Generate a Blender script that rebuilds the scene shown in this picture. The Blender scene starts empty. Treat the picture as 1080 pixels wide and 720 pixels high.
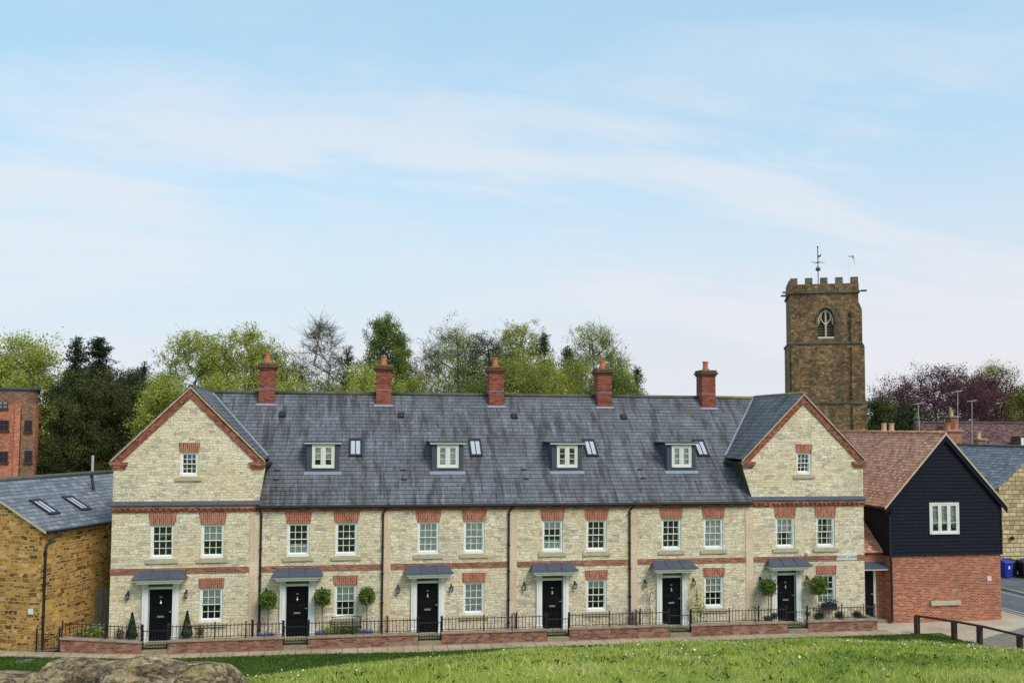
import bpy, bmesh, math, random
import numpy as np
from mathutils import Vector, Matrix
from mathutils.geometry import tessellate_polygon
random.seed(7); RNG = np.random.default_rng(7)
SC = bpy.context.scene; COL = SC.collection

# ------------------------------------------------------------------ camera model (measured from the photograph)
YAW, PIT, ROLL = 0.169758, 0.059786, 0.005327
CAM = np.array([7.3049, -40.4613, 8.6413]); FPX = 1003.909; PY = 389.495
def basis():
    F = np.array([math.sin(YAW)*math.cos(PIT), math.cos(YAW)*math.cos(PIT), math.sin(PIT)])
    R = np.array([math.cos(YAW), -math.sin(YAW), 0.]); U = np.cross(R, F)
    return R*math.cos(ROLL)+U*math.sin(ROLL), -R*math.sin(ROLL)+U*math.cos(ROLL), F
BR, BU, BF = basis()
def at(px, py, Y):
    d = BF*FPX + BR*(px-540) + BU*(PY-py)
    return CAM + d*((Y-CAM[1])/d[1])
FH = np.array([math.sin(YAW), math.cos(YAW)]); RH = np.array([math.cos(YAW), -math.sin(YAW)])

# ------------------------------------------------------------------ node helpers
def s2l(c):
    return tuple((x/12.92 if x <= .04045 else ((x+.055)/1.055)**2.4) for x in c)
class NT:
    def __init__(s, name):
        s.m = bpy.data.materials.new(name); s.m.use_nodes = True
        s.t = s.m.node_tree; s.t.nodes.clear()
        s.out = s.t.nodes.new('ShaderNodeOutputMaterial')
    def n(s, typ, **kw):
        nd = s.t.nodes.new('ShaderNode'+typ)
        for k, v in kw.items():
            setattr(nd, k, v)
        return nd
    def l(s, a, b): s.t.links.new(a, b)
    def val(s, x, sock):
        if hasattr(x, 'is_linked') or hasattr(x, 'links'): s.l(x, sock)
        else: sock.default_value = x
    def uv(s): return s.n('UVMap').outputs[0]
    def obj(s): return s.n('NewGeometry').outputs['Position']
    def mapping(s, v, scale=(1,1,1), loc=(0,0,0)):
        m = s.n('Mapping'); s.l(v, m.inputs[0]); m.inputs['Scale'].default_value = scale; m.inputs['Location'].default_value = loc
        return m.outputs[0]
    def noise(s, v, scale, detail=3, rough=.55, out='Fac'):
        n = s.n('TexNoise'); s.l(v, n.inputs['Vector']); n.inputs['Scale'].default_value = scale
        n.inputs['Detail'].default_value = detail; n.inputs['Roughness'].default_value = rough
        return n.outputs[out]
    def ramp(s, f, stops, interp='LINEAR'):
        r = s.n('ValToRGB'); s.l(f, r.inputs[0]); e = r.color_ramp; e.interpolation = interp
        while len(e.elements) < len(stops): e.elements.new(.5)
        for el, (p, c) in zip(e.elements, stops):
            el.position = p; el.color = (*c, 1) if len(c) == 3 else c
        return r.outputs[0]
    def mix(s, f, a, b, mode='MIX'):
        m = s.n('Mix', data_type='RGBA', blend_type=mode)
        s.val(f, m.inputs[0])
        for x, k in ((a, 6), (b, 7)):
            if isinstance(x, tuple): m.inputs[k].default_value = (*x, 1)
            else: s.l(x, m.inputs[k])
        return m.outputs[2]
    def math(s, op, a, b=0., clamp=False):
        m = s.n('Math', operation=op); m.use_clamp = clamp; s.val(a, m.inputs[0]); s.val(b, m.inputs[1]); return m.outputs[0]
    def bump(s, h, strength=.5, dist=.02):
        b = s.n('Bump'); s.l(h, b.inputs['Height']); b.inputs['Strength'].default_value = strength; b.inputs['Distance'].default_value = dist
        return b.outputs[0]
    def bsdf(s, col, rough=.8, spec=.3, metal=0., normal=None):
        p = s.n('BsdfPrincipled')
        if isinstance(col, tuple): p.inputs['Base Color'].default_value = (*col, 1)
        else: s.l(col, p.inputs['Base Color'])
        s.val(rough, p.inputs['Roughness']); p.inputs['Specular IOR Level'].default_value = spec; p.inputs['Metallic'].default_value = metal
        if normal is not None: s.l(normal, p.inputs['Normal'])
        s.l(p.outputs[0], s.out.inputs[0]); return p

def coursed(name, bw, bh, mortar, stops, mcol, warp=.03, bump=.5, rough=.85, stain=None, swap=False, squash=None, dist=.02, bigvar=.25, wscale=2.2, msmooth=.1, offset=.5, big2=None):
    t = NT(name); uv = t.uv()
    if swap:
        sx = t.n('SeparateXYZ'); t.l(uv, sx.inputs[0]); cx = t.n('CombineXYZ'); t.l(sx.outputs[1], cx.inputs[0]); t.l(sx.outputs[0], cx.inputs[1]); uv = cx.outputs[0]
    nz = t.noise(uv, wscale, 2, .5, 'Color')
    vs = t.n('VectorMath', operation='SUBTRACT'); t.l(nz, vs.inputs[0]); vs.inputs[1].default_value = (.5, .5, .5)
    vm = t.n('VectorMath', operation='MULTIPLY'); t.l(vs.outputs[0], vm.inputs[0]); vm.inputs[1].default_value = (warp*2, warp, 0)
    va = t.n('VectorMath', operation='ADD'); t.l(uv, va.inputs[0]); t.l(vm.outputs[0], va.inputs[1])
    b = t.n('TexBrick'); t.l(va.outputs[0], b.inputs['Vector'])
    b.offset = offset
    if squash: b.squash = squash; b.squash_frequency = 3
    b.inputs['Color1'].default_value = (0,0,0,1); b.inputs['Color2'].default_value = (1,1,1,1); b.inputs['Mortar'].default_value = (.5,.5,.5,1)
    b.inputs['Scale'].default_value = 1; b.inputs['Mortar Size'].default_value = mortar; b.inputs['Mortar Smooth'].default_value = msmooth
    b.inputs['Brick Width'].default_value = bw; b.inputs['Row Height'].default_value = bh; b.inputs['Bias'].default_value = 0
    bc, bf = b.outputs['Color'], b.outputs['Fac']
    if big2:
        b2 = t.n('TexBrick'); t.l(va.outputs[0], b2.inputs['Vector']); b2.offset = .37; b2.squash = .8; b2.squash_frequency = 2
        b2.inputs['Color1'].default_value = (0,0,0,1); b2.inputs['Color2'].default_value = (1,1,1,1); b2.inputs['Mortar'].default_value = (.5,.5,.5,1)
        b2.inputs['Scale'].default_value = 1; b2.inputs['Mortar Size'].default_value = mortar; b2.inputs['Mortar Smooth'].default_value = msmooth
        b2.inputs['Brick Width'].default_value = bw*big2[0]; b2.inputs['Row Height'].default_value = bh*big2[1]; b2.inputs['Bias'].default_value = 0
        mk = t.math('GREATER_THAN', t.noise(t.mapping(uv, (1,1.6,1), (11,3,0)), big2[2], 2, .5), .52)
        bc = t.mix(mk, bc, b2.outputs['Color']); mf = t.n('Mix', data_type='FLOAT'); t.l(mk, mf.inputs[0]); t.l(b.outputs['Fac'], mf.inputs[2]); t.l(b2.outputs['Fac'], mf.inputs[3]); bf = mf.outputs[0]
    col = t.ramp(bc, stops)
    fine = t.noise(uv, 14, 3); big = t.noise(uv, .55, 3)
    col = t.mix(.55, col, t.ramp(fine, [(.25,(.55,.55,.55)),(.75,(1.3,1.3,1.3))]), 'MULTIPLY')
    col = t.mix(1., col, t.ramp(big, [(.3,(1-bigvar,)*3),(.7,(1+bigvar*.5,)*3)]), 'MULTIPLY')
    col = t.mix(bf, col, mcol)
    if stain: col = stain(t, uv, col)
    h = t.math('SUBTRACT', t.math('MULTIPLY', fine, .5), bf)
    t.bsdf(col, rough, .25, 0, t.bump(h, bump, dist)); return t.m

def plain(name, col, rough=.6, var=.15, scale=3., bump=0., spec=.4, metal=0.):
    t = NT(name); p = t.obj(); n = t.noise(p, scale, 4)
    c = t.mix(1., t.mix(0., col, col), t.ramp(n, [(.3,(1-var,)*3),(.7,(1+var,)*3)]), 'MULTIPLY')
    t.bsdf(c, rough, spec, metal, t.bump(n, bump, .02) if bump else None); return t.m

M = {}
# cream coursed limestone
def cream_stain(t, uv, col):
    n = t.noise(uv, 1.6, 4, .6); col = t.mix(t.math('MULTIPLY', t.math('GREATER_THAN', n, .66), .35), col, s2l((.84,.72,.48)))
    w = t.noise(t.mapping(uv, (.9,.35,1), (4,4,0)), 1.2, 5, .65); col = t.mix(t.ramp(w, [(.52,(0,0,0)),(.70,(.32,.32,.32))]), col, s2l((.64,.59,.51)))
    w2 = t.noise(t.mapping(uv, (.5,.7,1), (8,1,0)), 1.0, 3, .6); col = t.mix(t.ramp(w2, [(.52,(0,0,0)),(.66,(.3,.3,.3))]), col, s2l((.90,.76,.55)))
    v = t.n('TexVoronoi', feature='F1'); t.l(t.mapping(uv, (2.6, 7., 1)), v.inputs['Vector']); v.inputs['Scale'].default_value = 1
    sp = t.n('SeparateColor'); t.l(v.outputs['Color'], sp.inputs[0])
    return t.mix(t.math('MULTIPLY', t.math('GREATER_THAN', sp.outputs[0], .90), .38), col, s2l((.62,.60,.58)))
M['cream'] = coursed('cream_limestone', .215, .105, .009,
    [(0,s2l((.74,.69,.62))),(.10,s2l((.85,.79,.69))),(.3,s2l((.93,.87,.745))),(.6,s2l((.96,.90,.78))),(.8,s2l((.95,.87,.72))),(1,s2l((.985,.95,.87)))],
    s2l((.80,.73,.61)), warp=.15, bump=.8, stain=cream_stain, squash=.62, dist=.025, bigvar=.12, wscale=3.4, big2=(1.5,1.5,1.9))
M['dressed'] = coursed('dressed_stone', .60, .62, .004, [(0,s2l((.88,.76,.64))),(1,s2l((.92,.82,.71)))], s2l((.66,.56,.47)), warp=0, bump=.2, bigvar=.12)
M['sillstone'] = plain('sill_stone', s2l((.74,.69,.58)), .85, .12, 5, .3)
M['brick'] = coursed('red_brick', .225, .075, .010, [(0,s2l((.45,.25,.19))),(.3,s2l((.58,.32,.24))),(.7,s2l((.65,.37,.28))),(1,s2l((.74,.50,.40)))], s2l((.66,.55,.47)), warp=.004, bump=.5, bigvar=.2)
M['soldier'] = coursed('soldier_brick', .24, .077, .010, [(0,s2l((.56,.26,.19))),(.5,s2l((.68,.35,.26))),(1,s2l((.76,.46,.36)))], s2l((.72,.60,.52)), warp=.003, bump=.4, swap=True, bigvar=.1)
def moss(t, uv, col):
    n = t.noise(uv, 2.2, 4, .6); return t.mix(t.ramp(n, [(.52,(0,0,0)),(.68,(.65,.65,.65))]), col, s2l((.66,.58,.52)))
M['vergebrick'] = coursed('verge_brick', .12, .085, .012, [(0,s2l((.42,.20,.15))),(.4,s2l((.62,.33,.24))),(1,s2l((.74,.46,.35)))], s2l((.50,.36,.30)), warp=.004, bump=.6, bigvar=.15)
M['wallbrick'] = coursed('garden_brick', .225, .075, .010, [(0,s2l((.42,.24,.19))),(.4,s2l((.55,.33,.26))),(1,s2l((.68,.47,.39)))], s2l((.55,.47,.41)), warp=.004, stain=moss, bigvar=.3)
M['chimbrick'] = coursed('chimney_brick', .225, .075, .009, [(0,s2l((.46,.21,.16))),(.4,s2l((.58,.28,.21))),(1,s2l((.68,.38,.30)))], s2l((.50,.38,.34)), warp=.003, bigvar=.25)
def bstain(t, uv, col):
    n = t.noise(t.mapping(uv, (.8,.5,1)), 1.6, 5, .65); col = t.mix(t.ramp(n, [(.5,(0,0,0)),(.7,(.35,.35,.35))]), col, s2l((.50,.33,.27)))
    n2 = t.noise(t.mapping(uv, (.7,1.6,1), (5,3,0)), 2.0, 5, .7); return t.mix(t.ramp(n2, [(.60,(0,0,0)),(.70,(.45,.45,.45))]), col, s2l((.86,.70,.60)))
M['orangebrick'] = coursed('orange_brick', .225, .075, .010, [(0,s2l((.55,.27,.18))),(.4,s2l((.66,.34,.23))),(.8,s2l((.74,.42,.29))),(1,s2l((.80,.52,.39)))], s2l((.74,.62,.54)), warp=.003, bigvar=.16, stain=bstain)
M['farbrick'] = coursed('mill_brick', .24, .08, .010, [(0,s2l((.66,.35,.24))),(.5,s2l((.82,.48,.35))),(1,s2l((.88,.60,.47)))], s2l((.70,.52,.44)), warp=.003, bigvar=.35)
M['brownbrick'] = coursed('brown_brick', .24, .08, .010, [(0,s2l((.46,.32,.24))),(.5,s2l((.58,.42,.32))),(1,s2l((.66,.50,.40)))], s2l((.5,.42,.36)), warp=.003, bigvar=.25)
M['iron'] = coursed('ironstone', .29, .12, .014, [(0,s2l((.42,.28,.13))),(.25,s2l((.62,.42,.18))),(.55,s2l((.76,.54,.24))),(.8,s2l((.83,.62,.30))),(1,s2l((.88,.71,.42)))], s2l((.78,.70,.53)), warp=.10, bump=.9, squash=.62, bigvar=.28, dist=.03, wscale=3., big2=(1.45,1.5,1.6))
def tstain(t, uv, col):
    n = t.noise(t.mapping(uv, (.35,.12,1)), 2.2, 4, .65); return t.mix(t.ramp(n, [(.48,(0,0,0)),(.66,(.7,.7,.7))]), col, s2l((.30,.28,.24)))
M['tower'] = coursed('tower_ironstone', .34, .17, .016, [(0,s2l((.36,.28,.20))),(.3,s2l((.50,.39,.27))),(.65,s2l((.60,.46,.30))),(1,s2l((.70,.58,.43)))], s2l((.50,.43,.33)), warp=.06, bump=.9, squash=.7, bigvar=.35, dist=.04, stain=tstain, big2=(1.4,1.5,1.2))
M['towergrey'] = coursed('tower_dressing', .6, .3, .014, [(0,s2l((.34,.32,.28))),(1,s2l((.50,.47,.40)))], s2l((.32,.29,.25)), warp=.02, bigvar=.3)
M['yellowstone'] = coursed('yellow_stone', .5, .28, .02, [(0,s2l((.68,.58,.42))),(.5,s2l((.82,.73,.54))),(1,s2l((.88,.81,.64)))], s2l((.50,.42,.30)), warp=.05, bump=.9, squash=.7, bigvar=.2)
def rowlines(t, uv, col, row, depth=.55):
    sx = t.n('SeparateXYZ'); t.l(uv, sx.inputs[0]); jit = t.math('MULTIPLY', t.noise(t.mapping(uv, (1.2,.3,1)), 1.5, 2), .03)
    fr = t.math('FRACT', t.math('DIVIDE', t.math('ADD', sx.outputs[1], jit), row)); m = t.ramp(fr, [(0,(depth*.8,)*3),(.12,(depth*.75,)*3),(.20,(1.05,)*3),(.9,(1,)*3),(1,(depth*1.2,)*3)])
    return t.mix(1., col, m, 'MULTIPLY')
def slate_stain(t, uv, col):
    s1 = t.noise(t.mapping(uv, (1.7,.33,1)), 1.3, 5, .68); s2 = t.noise(t.mapping(uv, (4.5,.5,1), (3,7,0)), 1.1, 4, .6)
    s3 = t.noise(t.mapping(uv, (.7,.8,1), (9,2,0)), 1.0, 4, .6); s4 = t.noise(t.mapping(uv, (7,.28,1), (2,5,0)), 1.2, 5, .7)
    col = t.mix(t.ramp(s4, [(.58,(0,0,0)),(.66,(.8,.8,.8))]), col, s2l((.22,.22,.21)))
    col = t.mix(t.ramp(s1, [(.485,(0,0,0)),(.60,(.82,.82,.82))]), col, s2l((.27,.27,.265)))
    col = t.mix(t.ramp(s2, [(.53,(0,0,0)),(.70,(.55,.55,.55))]), col, s2l((.60,.61,.64)))
    col = t.mix(t.ramp(s3, [(.5,(0,0,0)),(.72,(.5,.5,.5))]), col, s2l((.36,.36,.33)))
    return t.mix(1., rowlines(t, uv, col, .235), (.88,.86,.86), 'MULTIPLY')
M['slate'] = coursed('grey_slate', .30, .235, .007, [(0,s2l((.435,.44,.46))),(.4,s2l((.46,.465,.49))),(.8,s2l((.475,.48,.505))),(1,s2l((.515,.52,.55)))], s2l((.34,.34,.355)), warp=.006, bump=.8, rough=.62, stain=slate_stain, bigvar=.18, dist=.03)
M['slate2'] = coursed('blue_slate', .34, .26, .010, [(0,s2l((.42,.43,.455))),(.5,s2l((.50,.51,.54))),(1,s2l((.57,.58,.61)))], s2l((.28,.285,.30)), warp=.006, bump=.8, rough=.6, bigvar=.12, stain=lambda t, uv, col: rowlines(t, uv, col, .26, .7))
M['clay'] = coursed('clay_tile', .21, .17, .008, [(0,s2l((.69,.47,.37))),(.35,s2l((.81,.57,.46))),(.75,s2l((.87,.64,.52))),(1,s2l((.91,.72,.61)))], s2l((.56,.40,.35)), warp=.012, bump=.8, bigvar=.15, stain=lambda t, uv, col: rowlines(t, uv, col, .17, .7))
M['oldtile'] = coursed('old_tile', .25, .16, .012, [(0,s2l((.32,.22,.22))),(.5,s2l((.45,.33,.32))),(1,s2l((.55,.43,.41)))], s2l((.24,.18,.18)), warp=.03, bigvar=.35)
M['lead'] = plain('lead_sheet', s2l((.31,.33,.38)), .6, .15, 4, .1)
M['leadlight'] = plain('lead_flashing', s2l((.54,.56,.61)), .5, .12, 6)
M['darklead'] = plain('dark_lead', s2l((.27,.295,.34)), .55, .12, 4)
M['darkcheek'] = plain('mossy_slate', s2l((.30,.31,.24)), .9, .4, 3)
M['ridge'] = plain('ridge_tile', s2l((.36,.36,.33)), .85, .35, 2.5, .2)
M['mossy'] = plain('mossy_ridge', s2l((.50,.48,.33)), .95, .35, 2.5, .3)
M['white'] = plain('white_paint', (.86,.85,.80), .45, .04, 3)
M['creampaint'] = plain('cream_paint', s2l((.88,.87,.83)), .5, .05, 3)
M['black'] = plain('black_gloss', (.004,.004,.006), .5, .2, 3, 0, .2)
M['ironblack'] = plain('black_iron', (.018,.018,.020), .5, .2, 3, 0, .4)
M['board'] = plain('black_board', (.011,.011,.021), .7, .35, 7, .15, .15)
M['steel'] = plain('door_steel', s2l((.75,.75,.73)), .35, .05, 3, 0, .5, .7)
M['mortar'] = plain('verge_mortar', s2l((.78,.70,.58)), .9, .2, 6)
M['pot'] = plain('terracotta', s2l((.79,.45,.31)), .85, .15, 8)
M['buffpot'] = plain('buff_pot', s2l((.80,.66,.50)), .85, .15, 8)
M['lichen'] = plain('lichen_stone', s2l((.47,.45,.30)), .95, .45, 9, .4)
M['coping'] = plain('coping_stone', s2l((.62,.54,.47)), .9, .22, 3, .3)
M['stonestep'] = plain('step_stone', s2l((.58,.53,.42)), .9, .2, 3, .3)
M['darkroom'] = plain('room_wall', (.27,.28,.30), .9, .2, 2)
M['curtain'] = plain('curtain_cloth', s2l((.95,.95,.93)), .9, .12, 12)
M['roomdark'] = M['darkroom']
M['wood'] = plain('weathered_wood', s2l((.44,.41,.36)), .9, .25, 9, .3)
M['rail'] = plain('stained_timber', s2l((.29,.20,.18)), .8, .25, 7, .2)
M['aerial'] = plain('aerial_metal', s2l((.72,.72,.72)), .5, .05, 3)
M['bark'] = plain('bark', s2l((.36,.33,.27)), .95, .3, 3, .5)
M['darkbark'] = plain('dark_bark', s2l((.25,.21,.18)), .95, .3, 3, .5)
M['planter'] = plain('purple_planter', s2l((.38,.37,.46)), .7, .2, 8)
M['binblue'] = plain('blue_plastic', s2l((.10,.21,.62)), .45, .08, 3)
M['binblack'] = plain('black_plastic', s2l((.13,.13,.15)), .5, .1, 3)
M['gold'] = plain('gilt_metal', s2l((.42,.38,.27)), .45, .1, 3, 0, .5, .5)
M['flagwhite'] = plain('flag_white', s2l((.96,.96,.98)), .8, .03, 3)
M['flagred'] = plain('flag_red', s2l((.55,.10,.13)), .8, .05, 3)
M['louver'] = plain('louvre', s2l((.38,.35,.30)), .9, .2, 5)
M['tracery'] = plain('tracery_stone', s2l((.84,.78,.64)), .9, .15, 5)
M['verdigris'] = plain('pale_green', s2l((.45,.55,.55)), .6)
def glassmat():
    t = NT('window_glass'); tr = t.n('BsdfTransparent'); tr.inputs[0].default_value = (.95,.96,.96,1)
    gl = t.n('BsdfGlossy'); gl.inputs['Roughness'].default_value = .03; gl.inputs[0].default_value = (.9,.93,.95,1)
    fr = t.n('Fresnel'); fr.inputs[0].default_value = 1.5
    p = t.obj(); n = t.noise(p, 2.1, 2); bp = t.bump(n, .6, .12); t.l(bp, gl.inputs['Normal'])
    mx = t.n('MixShader'); t.l(t.math('ADD', fr.outputs[0], .08), mx.inputs[0]); t.l(tr.outputs[0], mx.inputs[1]); t.l(gl.outputs[0], mx.inputs[2]); t.l(mx.outputs[0], t.out.inputs[0]); return t.m
M['glass'] = glassmat()
def skyglass():
    t = NT('roof_glass'); t.bsdf((.50,.52,.56), .12, .9); return t.m
M['skyglass'] = skyglass()
def leafmat(name, a, b, c, trans=.35, sc=.5):
    t = NT(name); p = t.obj(); g = t.n('NewGeometry')
    n = t.noise(p, sc, 3, .6); col = t.ramp(n, [(.32,a),(.5,b),(.68,c)])
    col = t.mix(1., col, t.ramp(g.outputs['Random Per Island'], [(0,(.6,.6,.6)),(1,(1.35,1.35,1.35))]), 'MULTIPLY')
    d = t.n('BsdfPrincipled'); t.l(col, d.inputs['Base Color']); d.inputs['Roughness'].default_value = .6; d.inputs['Specular IOR Level'].default_value = .2
    tr = t.n('BsdfTranslucent'); t.l(col, tr.inputs[0]); mx = t.n('MixShader'); mx.inputs[0].default_value = trans
    t.l(d.outputs[0], mx.inputs[1]); t.l(tr.outputs[0], mx.inputs[2]); t.l(mx.outputs[0], t.out.inputs[0]); return t.m
M['leaf_lime'] = leafmat('lime_leaf', (.26,.29,.045), (.40,.43,.075), (.52,.51,.13))
M['leaf_olive'] = leafmat('olive_leaf', (.20,.22,.045), (.32,.34,.07), (.42,.42,.11))
M['leaf_pale'] = leafmat('pale_leaf', (.28,.31,.09), (.40,.43,.13), (.50,.52,.19))
M['leaf_mid'] = leafmat('mid_leaf', (.10,.15,.03), (.19,.25,.05), (.30,.35,.075))
M['leaf_dark'] = leafmat('dark_needle', (.016,.030,.013), (.03,.046,.017), (.055,.07,.025), .15)
M['leaf_yew'] = leafmat('yew_needle', (.04,.052,.016), (.07,.085,.024), (.13,.13,.036), .15)
M['leaf_blue'] = leafmat('conifer_needle', (.05,.08,.042), (.08,.12,.052), (.13,.17,.07), .15)
M['leaf_copper'] = leafmat('copper_leaf', (.085,.034,.042), (.13,.052,.06), (.19,.085,.085), .3)
M['leaf_brown'] = leafmat('budding_leaf', (.10,.09,.04), (.14,.12,.055), (.17,.15,.07))
M['leaf_box'] = leafmat('clipped_leaf', (.07,.12,.02), (.13,.20,.035), (.22,.29,.06), .2, 6)
M['leaf_cone'] = leafmat('cone_leaf', (.015,.04,.015), (.025,.06,.022), (.04,.08,.03), .1, 6)
M['leaf_yellow'] = leafmat('yellow_leaf', (.25,.30,.06), (.36,.40,.10), (.42,.42,.14), .35, 6)
M['leaf_rust'] = leafmat('rust_leaf', (.10,.08,.03), (.16,.11,.04), (.2,.15,.06), .2, 6)
M['petal_white'] = plain('white_petal', (.85,.85,.82), .7, .02)
M['petal_yellow'] = plain('yellow_petal', (.75,.60,.06), .7, .05)
M['petal_blue'] = plain('lilac_petal', s2l((.62,.62,.76)), .7, .2)
def grassmat(name, a, b, c, d2, blade):
    t = NT(name); p = t.obj(); n = t.noise(p, .9, 5, .65); n2 = t.noise(p, .28, 3, .6)
    col = t.ramp(n, [(.28,a),(.45,b),(.6,c),(.75,d2)])
    col = t.mix(1., col, t.ramp(n2, [(.3,(.78,.85,.8)),(.7,(1.2,1.12,1.15))]), 'MULTIPLY')
    if blade:
        g = t.n('NewGeometry'); col = t.mix(1., col, t.ramp(g.outputs['Random Per Island'], [(0,(.25,.32,.25)),(.85,(1.3,1.28,1.2)),(1,(1.7,1.5,1.6))]), 'MULTIPLY')
        d = t.n('BsdfPrincipled'); t.l(col, d.inputs['Base Color']); d.inputs['Roughness'].default_value = .55; d.inputs['Specular IOR Level'].default_value = .25
        tr = t.n('BsdfTranslucent'); t.l(col, tr.inputs[0]); mx = t.n('MixShader'); mx.inputs[0].default_value = .35
        t.l(d.outputs[0], mx.inputs[1]); t.l(tr.outputs[0], mx.inputs[2]); t.l(mx.outputs[0], t.out.inputs[0])
    else:
        f = t.noise(p, 22, 3, .7); col = t.mix(1., col, t.ramp(f, [(.3,(.6,.65,.6)),(.7,(1.25,1.2,1.2))]), 'MULTIPLY')
        t.bsdf(col, .95, .1, 0, t.bump(f, .8, .05))
    return t.m
M['blade'] = grassmat('grass_blade', (.23,.33,.045), (.41,.48,.085), (.55,.57,.15), (.70,.61,.27), True)
M['lawnblade'] = grassmat('lawn_blade', (.05,.10,.018), (.075,.14,.022), (.10,.17,.03), (.12,.19,.035), True)
M['turf'] = grassmat('turf', (.13,.20,.03), (.24,.31,.045), (.33,.37,.075), (.40,.37,.14), False)
M['lawn'] = grassmat('lawn_turf', (.045,.09,.015), (.07,.125,.02), (.09,.15,.027), (.11,.17,.03), False)
def groundmat(name, a, b, sc=3., joints=None):
    t = NT(name); p = t.obj(); n = t.noise(p, sc, 5, .65); f = t.noise(p, 40, 2, .6); big = t.noise(p, .35, 3)
    col = t.ramp(n, [(.3,a),(.7,b)]); col = t.mix(.6, col, t.ramp(f, [(.3,(.7,.7,.7)),(.7,(1.25,1.25,1.25))]), 'MULTIPLY')
    col = t.mix(1., col, t.ramp(big, [(.3,(.85,.85,.85)),(.7,(1.1,1.1,1.1))]), 'MULTIPLY')
    if joints:
        b = t.n('TexBrick'); t.l(p, b.inputs['Vector']); b.inputs['Scale'].default_value = 1; b.offset = 0; b.inputs['Mortar Size'].default_value = .015
        b.inputs['Brick Width'].default_value = joints; b.inputs['Row Height'].default_value = joints
        col = t.mix(b.outputs['Fac'], col, (.15,.13,.10))
    t.bsdf(col, .9, .2, 0, t.bump(f, .3, .01)); return t.m
M['path'] = groundmat('path_paving', s2l((.66,.58,.47)), s2l((.77,.69,.58)), 1.5, .6)
M['pave'] = groundmat('pavement', s2l((.70,.63,.53)), s2l((.79,.73,.64)), 1.2)
M['asphalt'] = groundmat('asphalt', s2l((.37,.37,.38)), s2l((.45,.45,.45)), 2)
M['gravel'] = groundmat('gravel', s2l((.44,.41,.37)), s2l((.58,.54,.49)), 4)
M['soil'] = groundmat('yard_gravel', s2l((.42,.38,.31)), s2l((.60,.55,.46)), 4)
M['kerb'] = groundmat('kerb_stone', s2l((.60,.59,.57)), s2l((.72,.71,.68)), 3)
M['manhole'] = plain('manhole_metal', s2l((.42,.43,.40)), .8, .15, 8)
def rockmat():
    t = NT('weathered_rock'); p = t.obj(); st = t.mapping(p, (1.6,1.6,7))
    n = t.noise(st, 2.4, 6, .68); n2 = t.noise(p, 5, 5, .7); n3 = t.noise(p, 26, 4, .7)
    col = t.ramp(n, [(.3,s2l((.30,.25,.20))),(.43,s2l((.55,.47,.37))),(.55,s2l((.74,.64,.49))),(.7,s2l((.86,.79,.67)))])
    col = t.mix(t.ramp(n2, [(.56,(0,0,0)),(.66,(.6,.6,.6))]), col, s2l((.62,.57,.30)))
    col = t.mix(t.ramp(n2, [(.30,(.7,.7,.7)),(.42,(0,0,0))]), col, s2l((.34,.32,.31)))
    rd = t.math('ABSOLUTE', t.math('SUBTRACT', t.noise(t.mapping(p, (1,1,2.2)), 3.2, 5, .6), .5)); col = t.mix(t.ramp(rd, [(0,(.85,.85,.85)),(.022,(.3,.3,.3)),(.05,(0,0,0))]), col, s2l((.16,.14,.12)))
    v = t.noise(p, 14, 2, .5)
    col = t.mix(t.ramp(v, [(.66,(0,0,0)),(.70,(.8,.8,.8))]), col, s2l((.80,.79,.74)))
    col = t.mix(1., col, t.ramp(n3, [(.3,(.62,.62,.62)),(.7,(1.25,1.25,1.25))]), 'MULTIPLY')
    h = t.math('ADD', t.math('MULTIPLY', n, 1.4), t.math('ADD', t.math('MULTIPLY', n3, .7), t.math('MULTIPLY', rd, 3.)))
    t.bsdf(col, .95, .1, 0, t.bump(h, 1., .05)); return t.m
M['rock'] = rockmat()

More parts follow.
